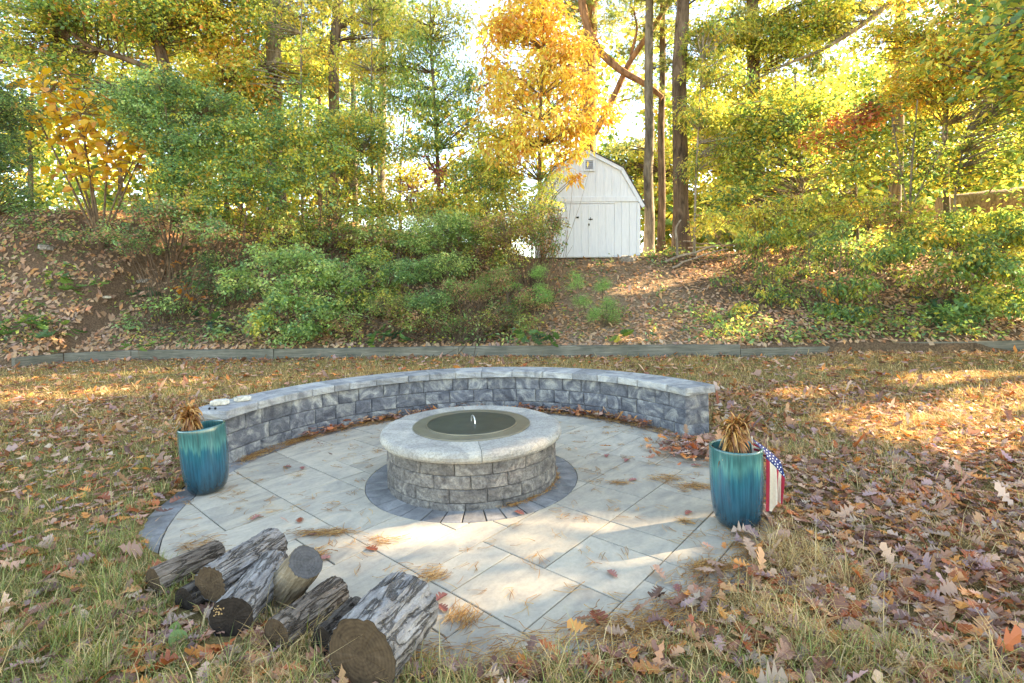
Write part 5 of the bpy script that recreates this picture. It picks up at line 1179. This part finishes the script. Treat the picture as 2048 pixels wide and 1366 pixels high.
def weed():
    o = G(345, 1290); t = thing('broadleaf_weed', 'single broad-leaved green weed in the grass in front of the logs', 'weed', o)
    for k, (yaw, tilt, s, up) in enumerate([(-.6, .45, .12, .075), (1.9, -.5, .07, .03), (2.8, -.3, .06, .02)]):
        l = bpy.data.objects.new('leaf', OVAL_MESH[k % 4]); l.parent = t; COL.objects.link(l); l.location = (0, 0, up); l.rotation_euler = (.15, tilt, yaw); l.scale = (s, s * .9, s); l.color = (*lin(132, 160, 84), 1)
    mb = MB()
    for k in range(3): mb.tube([(0, 0, -.01), (.01 * k, .01, .04), (.015 * k, .012, .075)], .0025, 5)
    link('stem', mb.mesh('stem'), M['leaf_obj'], t).color = (*lin(120, 150, 80), 1)
weed()
def stick(label, pts, r0, r1, mat='dead_branch', forks=2, seed=0, group='dead branches of the brush pile'):
    r = np.random.default_rng(seed); sh = HIT(*pts[0][:2]) - .15 - pts[0][2]; p = np.array([P(q[0], q[1], q[2] + sh) for q in pts]); f = np.linspace(0, len(p) - 1, 10)
    P3 = np.stack([np.interp(f, np.arange(len(p)), p[:, i]) for i in range(3)], 1); P3[1:-1] += r.normal(0, .015, (8, 3))
    o = P3[0].copy(); mb = MB(); mb.tube(P3 - o, np.linspace(r0, r1, 10), 7, wob=.1)
    for k in range(forks):
        i = r.integers(3, 9); d = P3[min(9, i + 1)] - P3[i - 1]; d = d / np.linalg.norm(d) + r.normal(0, .5, 3); mb.tube([P3[i] - o, P3[i] - o + d * r.uniform(.3, .6)], [r1 * .8, r1 * .2], 4)
    me = mb.mesh('fallen_branch', None, True); ob = link('fallen_branch', me, M[mat]); ob.location = Vector(o); tag(ob, label, 'branch', group)
stick('thick dead branch crossing low in front of the thick trunk', [(1330, 524, 14.7), (1362, 512, 14.5), (1390, 505, 14.3), (1430, 492, 14.2)], .045, .03, seed=1)
stick('long dead branch sloping up to the right, lowest of the brush pile', [(1345, 536, 14.0), (1380, 520, 14.0), (1420, 506, 14.0), (1456, 498, 13.9)], .035, .02, seed=2)
stick('short dead branch falling to the right at the left end of the brush pile', [(1322, 506, 14.6), (1340, 517, 14.4), (1362, 527, 14.2)], .035, .028, forks=0, seed=3)
stick('uppermost grey branch of the brush pile, level to the right', [(1366, 483, 14.9), (1420, 489, 14.7), (1462, 490, 14.5)], .03, .018, seed=4)
stick('grey branch lying under the uppermost one in the brush pile', [(1376, 496, 14.8), (1430, 494, 14.6), (1480, 487, 14.5)], .03, .015, seed=5)
stick('dark branch poking from the bush right of the brush pile', [(1400, 528, 13.8), (1440, 517, 13.7), (1480, 508, 13.6)], .025, .015, 'bark_brown', seed=6)
stick('thin branch high above the brush pile at right', [(1480, 476, 14.6), (1530, 474, 14.4), (1570, 470, 14.2)], .02, .012, 'bark_brown', seed=7)
stick('dark rotting log beside the shed corner', [(1258, 519, 16.2), (1285, 518, 16.2), (1306, 519, 16.1)], .085, .07, 'bark_brown', forks=0, seed=8, group='wood lying by the shed')
stick('pale thin leaning stem at the foot of the thick trunk', [(1356, 516, 16.9), (1353, 480, 16.9), (1352, 455, 16.9), (1362, 440, 16.9)], .05, .02, 'dead_branch', forks=1, seed=9, group='wood lying by the shed')
def rock(label, px, py, D, s, seed, mat='field_stone'):
    D = HIT(px, py); p = P(px, py, D); p[2] = zg1(p[0], p[1]) + s[2] * .25
    rough_box('rock', s, p, seed * 1.3, M[mat], label, 'rock', seed, .12, 'rocks on the bank', .12)
rock('flat grey rock on the bare soil at far left', 95, 500, 13.2, (.42, .3, .16), 11)
rock('small white stone on the left bank', 214, 602, 12.1, (.17, .12, .07), 12, 'loose_stone')
rock('grey rock half hidden left of the dark oak seedling', 288, 566, 12.5, (.3, .22, .12), 13)
rock('rounded grey rock at the shed corner', 1255, 522, 15.9, (.5, .35, .22), 14)
# long dead trunk lying on the bank at the right edge
def fallen_trunk():
    A, B = P(1880, 412, 16.5), P(2150, 385, 15.5); o = thing('fallen_tree', 'huge weathered brown tree trunk lying fallen at the right edge', 'fallen tree', A)
    mb = MB(); n = 14; f = np.linspace(0, 1, n)[:, None]; mb.tube(A + (B - A) * f - A, np.full(n, .34), 20, wob=.05); link('bark', mb.mesh('bark', None, True), M['dead_branch'], o)
    mb = MB()
    for k in range(5): q = A + (B - A) * U(.15, .9); mb.tube([q - A + [0, -.2, .2], q - A + [U(-.2, .2), -.35, .5]], [.03, .008], 5)
    link('broken_limbs', mb.mesh('broken_limbs'), M['dead_branch'], o)
fallen_trunk()

# ------------------------------------------------------------------ leaf litter, grass, pine needles
LIT = pal((180, 136, 112), (198, 156, 124), (164, 112, 84), (138, 92, 70), (196, 140, 94), (176, 96, 56), (168, 132, 124), (188, 156, 132), (118, 84, 70), (206, 134, 70))
def in_patio(x, y, R=2.2): return np.hypot(x - CX, y - CY) < R
def in_wall(x, y):
    r = np.hypot(x - CX, y - CY); a = np.degrees(np.arctan2(y - CY, x - CX)) % 360
    return (r > 2.16) & (r < 2.6) & (a > 20) & (a < 174)
def litter_density(x, y):
    s = y - np.interp(x, TX, TY)
    right = smooth((x - CX - 1.2) / 1.2) * smooth((5.5 - y) / 2.5)
    lawn = .2 + .36 * vnoise(x, y, 1.3, 5) + 1.0 * right * (.45 + .8 * vnoise(x, y, .9, 6)) + .25 * smooth((.5 - np.abs(s + .25)) / .5)
    front = smooth((2.6 - y) / .5) * .25
    path = ((x > .4) & (x < 4.5)).astype(float)
    bank = .75 + .4 * vnoise(x, y, .8, 7) + .3 * path
    return np.where(s > .12, bank, lawn + front)
def scatter(n, xr, yr, r, dens=litter_density):
    x = r.uniform(*xr, n); y = r.uniform(*yr, n); k = r.random(n) < dens(x, y); return x[k], y[k]
def visible(x, y, m=1.08): return (np.abs(x) < 1.06 * m * y + .3) & (y > 1.6)
def litter_mesh(x, y, r, size, full, zoff=.012, on=None):
    n = len(x); z = zg(x, y) if on is None else on
    e = .15; gx = (zg(x + e, y) - zg(x - e, y)) / (2 * e); gy = (zg(x, y + e) - zg(x, y - e)) / (2 * e); gx, gy = np.clip(gx, -1, 1), np.clip(gy, -1, 1)
    T, W, Fw = (np.array([0, .12, .22, .33, .45, .54, .65, .74, .86, 1]), np.array([.012, .05, .18, .07, .27, .09, .29, .12, .19, .02]), np.array([0, 0, .03, 0, .05, 0, .05, 0, .04, 0])) if full is True else ((np.array([0, .25, .5, .75, 1.0]), np.array([.01, .2, .13, .27, .03]), np.array([0, .04, 0, .05, 0])) if full is False else (np.array([0, .6, 1.0]), np.array([.02, .27, .03]), np.zeros(3)))
    V0, F0 = leaf_template(T, W, Fw); V0 = V0 - [.5, 0, 0]; m = len(V0)
    s = size * r.uniform(.6, 1.25, n); L = np.broadcast_to(V0, (n, m, 3)).copy()
    L[..., 1] *= r.uniform(.75, 1.15, (n, 1))
    bend, curl, tw = r.uniform(-.4, .8, (n, 1)), r.normal(.35, .6, (n, 1)), r.uniform(-.8, .8, (n, 1))
    L[..., 2] = bend * (L[..., 0] ** 2) + curl * L[..., 1] ** 2 * 2 + tw * L[..., 0] * L[..., 1] * 1.5 + r.normal(0, .012, (n, m))
    L *= s[:, None, None]
    t = np.where(r.random(n) < .1, r.normal(0, .7, n), r.normal(0, .22, n)); p = r.uniform(0, 6.28, n); yaw = r.uniform(0, 6.28, n)
    cy, sy = np.cos(yaw)[:, None], np.sin(yaw)[:, None]; X, Y = L[..., 0] * cy - L[..., 1] * sy, L[..., 0] * sy + L[..., 1] * cy
    tx, ty = np.tan(np.clip(t, -1, 1) * np.cos(p))[:, None], np.tan(np.clip(t, -1, 1) * np.sin(p))[:, None]
    Z = L[..., 2] + X * (tx + gx[:, None]) + Y * (ty + gy[:, None]); low = (Z - X * gx[:, None] - Y * gy[:, None]).min(1); Z = Z - low[:, None] * .8 + np.where(np.hypot(x - CX, y - CY) < 2.5, .012, 0)[:, None] + z[:, None] + zoff + r.uniform(0, .015, n)[:, None]
    V = np.stack([X + x[:, None], Y + y[:, None], Z], -1).reshape(-1, 3)
    F = (F0[None] + (np.arange(n) * m)[:, None, None]).reshape(-1, 4)
    c = np.minimum(.8, LIT[r.integers(0, len(LIT), n)] * 1.15 * r.uniform(.6, 1.22, (n, 1)))
    bank = (y > np.interp(x, TX, TY))[:, None]; c = np.where(bank, c * .55 + .45 * np.array(lin(196, 164, 124)) * r.uniform(.6, 1.2, (n, 1)), c) * r.uniform(.95, 1.05, (n, 3))
    return V, F, np.repeat(c, m, 0)
def build_litter():
    r = np.random.default_rng(21); Vs, Fs, Cs, off = [], [], [], 0
    def add(V, F, C):
        nonlocal off
        Vs.append(V); Fs.append(F + off); Cs.append(C); off += len(V)
    for (n, yr, size, full) in ((23000, (1.55, 4.2), .09, True), (26000, (4.2, 7.5), .10, False), (17000, (7.5, 13), .12, 2), (26000, (11, 19), .13, 2)):
        x, y = scatter(n, (-yr[1] * 1.1, yr[1] * 1.1), yr, r); k = visible(x, y) & (np.hypot(x - CX, y - CY) > verge_r(x, y)) & ~in_wall(x, y); x, y = x[k], y[k]
        if full is True: k = r.random(len(x)) < .62; x, y = x[k], y[k]
        add(*litter_mesh(x, y, r, size, full))
    # leaves drifted along the inside foot of the wall and by its right end
    a = np.radians(r.uniform(35, 150, 420)); R = 2.19 - np.abs(r.normal(0, .06, 420)) - .01; add(*litter_mesh(CX + R * np.cos(a), CY + R * np.sin(a), r, .085, False, .004, 0 * a + np.abs(r.normal(0, .02, 420))))
    c = G(1400, 905); n = 260; add(*litter_mesh(c[0] + r.normal(0, .22, n), c[1] + r.normal(0, .2, n), r, .1, True, .006, np.abs(r.normal(0, .02, n))))
    n = 160; th = r.uniform(-1.4, .35, n); R = 2.12 + r.normal(0, .12, n); add(*litter_mesh(CX + R * np.cos(th), CY + R * np.sin(th), r, .1, True, .006, 0 * th))
    n = 60; th = r.uniform(np.pi, 4.4, n); R = 2.25 + r.normal(0, .07, n); add(*litter_mesh(CX + R * np.cos(th), CY + R * np.sin(th), r, .09, True, .006, 0 * th))
    n = 14; add(*litter_mesh(*(lambda a, b: (CX + b * np.cos(a), CY + b * np.sin(a)))(r.uniform(0, 6.28, n), r.uniform(1, 2, n)), r, .06, True, .004, np.zeros(n)))
    o = link('leaf_litter', mesh_np('leaf_litter', np.concatenate(Vs), [np.concatenate(Fs)], np.concatenate(Cs)), M['litter']); struct(o, 'stuff'); o['label'] = 'brown fallen oak leaves covering the lawn and bank'; o['category'] = 'leaf litter'
    print('litter leaves', sum(len(f) for f in Fs))
build_litter()
def undergrowth():
    r = np.random.default_rng(52); n = 9000; x = r.uniform(-16, 15, n); y = r.uniform(10.4, 17.5, n); s = y - np.interp(x, TX, TY)
    path = smooth((x - .2) / .6) * smooth((4.6 - x) / .8)
    d = np.clip(1.5 * vnoise(x, y, .7, 15) - .35, 0, 1) * (1 - .85 * path) * np.where(x < -4, .55, 1) * np.where(x > 4.6, 1.5, 1) + .22 * smooth((.9 - s) / .6) * (1 - .6 * path)
    k = (s > .16) & (s < 6) & visible(x, y) & (r.random(n) < d); x, y = x[k], y[k]; m = len(x)
    h = r.uniform(.03, .22, m) * np.where(x > 4.6, 1.5, 1); cen = np.stack([x, y, zg(x, y) + h], 1); rad = np.stack([np.full(m, .13), np.full(m, .13), h * .6 + .03], 1)
    V, F, C = leaf_cloud(cen, rad, 9, .085, .05, mixp(GREEN, BLUEG, YGREEN, GREEN, BROWN[:1]), .25, r)
    o = link('undergrowth', mesh_np('undergrowth', V, [F], C), M['leaf']); struct(o, 'stuff'); o['label'] = 'low green weeds and seedlings covering the bank'; o['category'] = 'ground cover'
    print('undergrowth', len(F))
undergrowth()
def single_leaves():
    r = np.random.default_rng(77); count = 0
    def put_leaf(p, yaw, s, col, label, group, tilt=(0, 0)):
        o = bpy.data.objects.new('fallen_leaf', OAK_MESH[r.integers(len(OAK_MESH)) if group else r.integers(4)]); COL.objects.link(o)
        o.location = Vector([float(q) for q in p]); o.rotation_euler = (tilt[0], tilt[1], yaw); o.scale = (s, s, s); o.color = (*col, 1); tag(o, label, 'leaf', group)
    pink = pal((172, 112, 106), (186, 128, 116), (156, 96, 84), (150, 84, 60))
    for px, py, lab in [(1195, 1238, 'large pink-brown oak leaf near the front edge of the patio'), (1226, 1151, 'curled pink oak leaf lying alone mid patio in front of the pit'), (1040, 1028, 'pinkish oak leaf on the grey ring right of the fire pit'), (1376, 1028, 'pink curled leaf just left of the right planter'), (1355, 1178, 'dusty purple oak leaf at the right front patio edge'),
                        (1330, 1250, 'purple-grey oak leaf by the front right patio border'), (512, 1038, 'small pink leaf on the left of the patio below the planter'), (573, 936, 'tiny pink leaf behind the left planter on the patio'), (605, 937, 'long thin pinkish leaf left of the fire pit'), (600, 1042, 'small tan leaf by the joint left of the fire pit ring'),
                        (1213, 914, 'small pink leaf right of the fire pit, farther of two'), (1253, 923, 'small pink leaf right of the fire pit, nearer of two'), (1265, 962, 'small reddish leaf behind the sunny patch right of the pit'), (1394, 933, 'small dry leaf just behind the right planter'), (880, 1200, 'small orange leaf beside the biggest log'), (884, 1218, 'bright rust leaf against the biggest log'), (645, 1120, 'pink leaf tucked behind the propped stub'), (742, 1100, 'tan curled leaf with twigs in front of the pit ring')]:
        p = G(px, py); p[2] = .009; big = .13 if 'large' in lab else .085
        put_leaf(p, r.uniform(0, 6.28), big * r.uniform(.85, 1.1), pink[r.integers(4)] * r.uniform(.9, 1.15), lab, None)
    CN = ['mauve-brown', 'pale tan', 'brown', 'dark brown', 'tan', 'rust-red', 'grey-mauve', 'pale buff', 'dark grey-brown', 'orange-brown']
    for n, (x0, x1), (y0, y1), where in [(42, (1560, 1800), (1000, 1140), 'in the litter beside the right planter'), (42, (1800, 2060), (1000, 1160), 'near the right edge of the lawn'), (40, (1500, 1790), (1140, 1260), 'in thick litter right of the patio front'), (38, (1790, 2060), (1160, 1370), 'in the bottom right corner of the lawn'), (30, (1200, 1780), (1270, 1370), 'at the bottom edge right of centre'),
                                       (30, (860, 1200), (1290, 1370), 'at the bottom edge beside the biggest log'), (36, (-20, 290), (1000, 1170), 'in the grass left of the patio'), (36, (-20, 330), (1170, 1370), 'in the grass at the bottom left corner')]:
        k = 0
        while k < n:
            px, py = r.uniform(x0, x1), r.uniform(y0, y1); p = G(px, py)
            if math.hypot(p[0] - CX, p[1] - CY) < float(verge_r(p[0], p[1])) + .03: continue
            p[2] = zg1(p[0], p[1]) + r.uniform(.025, .05); ci = int(r.integers(len(LIT))); s_ = r.uniform(.065, .115)
            sz = 'large' if s_ > .1 else ('small' if s_ < .08 else 'dry')
            put_leaf(p, r.uniform(0, 6.28), s_, np.minimum(.6, 1.0 * LIT[ci] * r.uniform(.75, 1.2)), '%s %s oak leaf %s' % (sz, CN[ci], where), 'fallen oak leaves ' + where, (r.normal(0, .2), r.normal(0, .2))); k += 1
single_leaves()
def near_log(x, y):
    k = np.zeros(len(x), bool)
    for A, B, ra in LOG_ENDS:
        d = B - A; L2 = d @ d; t = np.clip(((x - A[0]) * d[0] + (y - A[1]) * d[1]) / L2, -.25, 1); k |= np.hypot(x - A[0] - t * d[0], y - A[1] - t * d[1]) < ra * .95
    return k
def build_grass():
    r = np.random.default_rng(31); Vs, Cs = [], []
    GR = pal((118, 130, 62), (148, 152, 78), (104, 116, 56), (170, 166, 92)); ST = pal((200, 164, 104), (212, 178, 120), (176, 138, 86), (222, 192, 136))
    for n, yr, L0, w0 in ((150000, (1.55, 3.2), .085, .0032), (90000, (3.2, 5.5), .08, .0042), (90000, (5.5, 8), .075, .006), (80000, (8, 11.9), .075, .008)):
        x = r.uniform(-yr[1] * 1.1, yr[1] * 1.1, n); y = r.uniform(*yr, n); s = y - np.interp(x, TX, TY)
        cl = vnoise(x, y, 3.2, 8) * .6 + vnoise(x, y, 9, 9) * .5
        rightpile = smooth((x - 1.3) / .8) * smooth((4.5 - y) / 1.5) * .75
        k = visible(x, y) & (np.hypot(x - CX, y - CY) > verge_r(x, y) - .03 + .06 * vnoise(x, y, 7, 3)) & ~in_wall(x, y) & (s < -.02) & ~near_log(x, y) & (r.random(n) < np.clip(cl * 1.15 - rightpile, .12, 1)); x, y, cl = x[k], y[k], cl[k]; n = len(x)
        green = np.clip(.08 + .12 * (x < 0) + .9 * smooth((-x - .8) / 1.6) * smooth((6 - y) / 3) + .5 * (vnoise(x, y, 1.1, 10) - .45) + .3 * smooth((2.2 - y) / .5), .04, .68)
        isg = r.random(n) < green; c = np.where(isg[:, None], GR[r.integers(0, 4, n)], ST[r.integers(0, 4, n)]) * r.uniform(.7, 1.2, (n, 1))
        L = L0 * r.uniform(.35, 1.4, n) * np.where(r.random(n) < .06, 1.9, 1) * np.where(isg, 1, 1.05) * (1 + .6 * (cl > .75)); a = r.uniform(0, 6.28, n); lean = np.where(isg, r.uniform(.35, 1.3, n), r.uniform(.7, 1.5, n))
        d = np.stack([np.cos(a), np.sin(a)], 1); side = np.stack([-d[:, 1], d[:, 0], 0 * a], 1) * (w0 * r.uniform(.6, 1.3, n))[:, None] * .5
        z = np.where(np.hypot(x - CX, y - CY) < 2.5, np.maximum(zg(x, y), .008), zg(x, y)); b = np.stack([x, y, z - .004], 1)
        h1, h2 = L * .55, L; m = b + np.c_[d * (np.sin(lean * .6) * h1)[:, None], np.cos(lean * .6) * h1]; t = m + np.c_[d * (np.sin(np.minimum(lean * 1.35, 1.75)) * (h2 - h1))[:, None], np.cos(np.minimum(lean * 1.35, 1.75)) * (h2 - h1)]
        Vs.append(np.stack([b - side, b + side, m + side * .8, m - side * .8, t], 1)); Cs.append(np.repeat(c, 5, 0))
    V = np.concatenate(Vs); N = len(V); i = np.arange(N)[:, None] * 5
    me = mesh_np('lawn_grass', V.reshape(-1, 3), [i + [0, 1, 2, 3], i + [3, 2, 4]], np.concatenate(Cs)); o = struct(link('lawn_grass', me, M['grass']), 'stuff'); o['label'] = 'thin green and straw-coloured grass of the lawn'; o['category'] = 'grass'
    print('grass', N)
build_grass()
def needles_mesh(cx, cy, z, n, spread, along, r, L=.09, wd=.0016):
    a = along + r.normal(0, .5, n); x = cx + r.normal(0, spread[0], n) * math.cos(along) - r.normal(0, spread[1], n) * math.sin(along); y = cy + r.normal(0, spread[0], n) * math.sin(along) + r.normal(0, spread[1], n) * math.cos(along)
    l = L * r.uniform(.6, 1.2, n); d = np.stack([np.cos(a), np.sin(a)], 1); sd = np.stack([-d[:, 1], d[:, 0]], 1) * wd; bow = r.normal(0, .12, n)[:, None] * l[:, None]
    zz = z + np.abs(r.normal(0, .006, n)) + .002; c = np.stack([x, y], 1); V = []
    for f, bw in ((-.5, 0), (0, 1), (.5, 0)):
        q = c + d * (l * f)[:, None] + sd / wd * bow * bw
        for s_ in (-1, 1): V.append(np.c_[q + sd * s_ * (.6 if f else 1), zz + (0.003 if f == 0 else r.uniform(-.001, .004, n))])
    V = np.stack(V, 1); i = np.arange(n)[:, None] * 6
    C = pal((196, 146, 82), (176, 122, 66), (206, 164, 104), (150, 104, 62))[r.integers(0, 4, n)] * r.uniform(.7, 1.15, (n, 1))
    return V.reshape(-1, 3), np.vstack([i + [0, 1, 3, 2], i + [2, 3, 5, 4]]), np.repeat(C, 6, 0)
def build_needles():
    r = np.random.default_rng(41); mb = MB()
    for k in range(360):
        a = r.uniform(0, 6.28); R = math.sqrt(r.uniform(.75, 4.4)); V, F, C = needles_mesh(CX + R * math.cos(a), CY + R * math.sin(a), 0.001, r.integers(2, 6), (.02, .02), r.uniform(0, 6.28), r); mb.add(V, F, C)
    # drift along the foot of the wall and the ring
    for k in range(230):
        a = math.radians(r.uniform(28, 168)); V, F, C = needles_mesh(CX + 2.13 * math.cos(a), CY + 2.13 * math.sin(a), .004, 14, (.07, .035), a + 1.57, r); mb.add(V, F, C)
    for k in range(50):
        a = math.radians(r.uniform(-70, 40)); V, F, C = needles_mesh(CX + .665 * math.cos(a), CY + .665 * math.sin(a), .004, 8, (.03, .012), a + 1.57, r, .05); mb.add(V, F, C)
    for k in range(170):
        a = math.radians(r.uniform(-100, 25)); R = 2.1 + r.normal(0, .1); V, F, C = needles_mesh(CX + R * math.cos(a), CY + R * math.sin(a), .004, 22, (.07, .05), a + 1.57 + r.normal(0, .5), r); mb.add(V, F, C)
    o = link('pine_needles', mb.mesh('pine_needles'), M['litter']); struct(o, 'stuff'); o['label'] = 'scattered brown pine needles on the patio'; o['category'] = 'pine needles'
    for px, py, n, sp, al, lab in [(650, 1068, 170, (.10, .016), .15, 'long drift of brown pine needles left of centre on the patio'), (400, 1093, 90, (.09, .03), .6, 'tuft of pine needles behind the leftmost log'), (1395, 975, 130, (.09, .025), -.25, 'drift of pine needles left of the right planter'), (1335, 958, 90, (.07, .03), -.5, 'greenish tuft of pine needles right of the fire pit'), (1240, 968, 40, (.04, .02), -.2, 'small bunch of pine needles nearest the pit on its right'),
                                   (870, 1155, 60, (.045, .012), .5, 'short bundle of pine needles behind the biggest log'), (925, 1235, 80, (.03, .05), 1.2, 'upright tuft of pine needles right of the biggest log'), (765, 1083, 40, (.06, .02), .3, 'loose pine needles in front of the pit ring'), (1370, 1045, 30, (.03, .02), -.6, 'few pine needles beside the pink leaf at right'), (1420, 1135, 220, (.06, .03), .3, 'thick mat of pine needles at the right front patio edge'), (1240, 1262, 180, (.16, .035), .1, 'mat of pine needles along the front patio border'), (630, 1110, 60, (.04, .03), 1.0, 'needles caught behind the propped stub')]:
        p = G(px, py); V, F, C = needles_mesh(0, 0, .003, n, sp, al, r); m2 = MB(); m2.add(V, F, C); ob = link('needle_clump', m2.mesh('needle_clump'), M['litter']); ob.location = (p[0], p[1], 0); tag(ob, lab, 'pine needles', 'pine needle clumps on the patio')
build_needles()
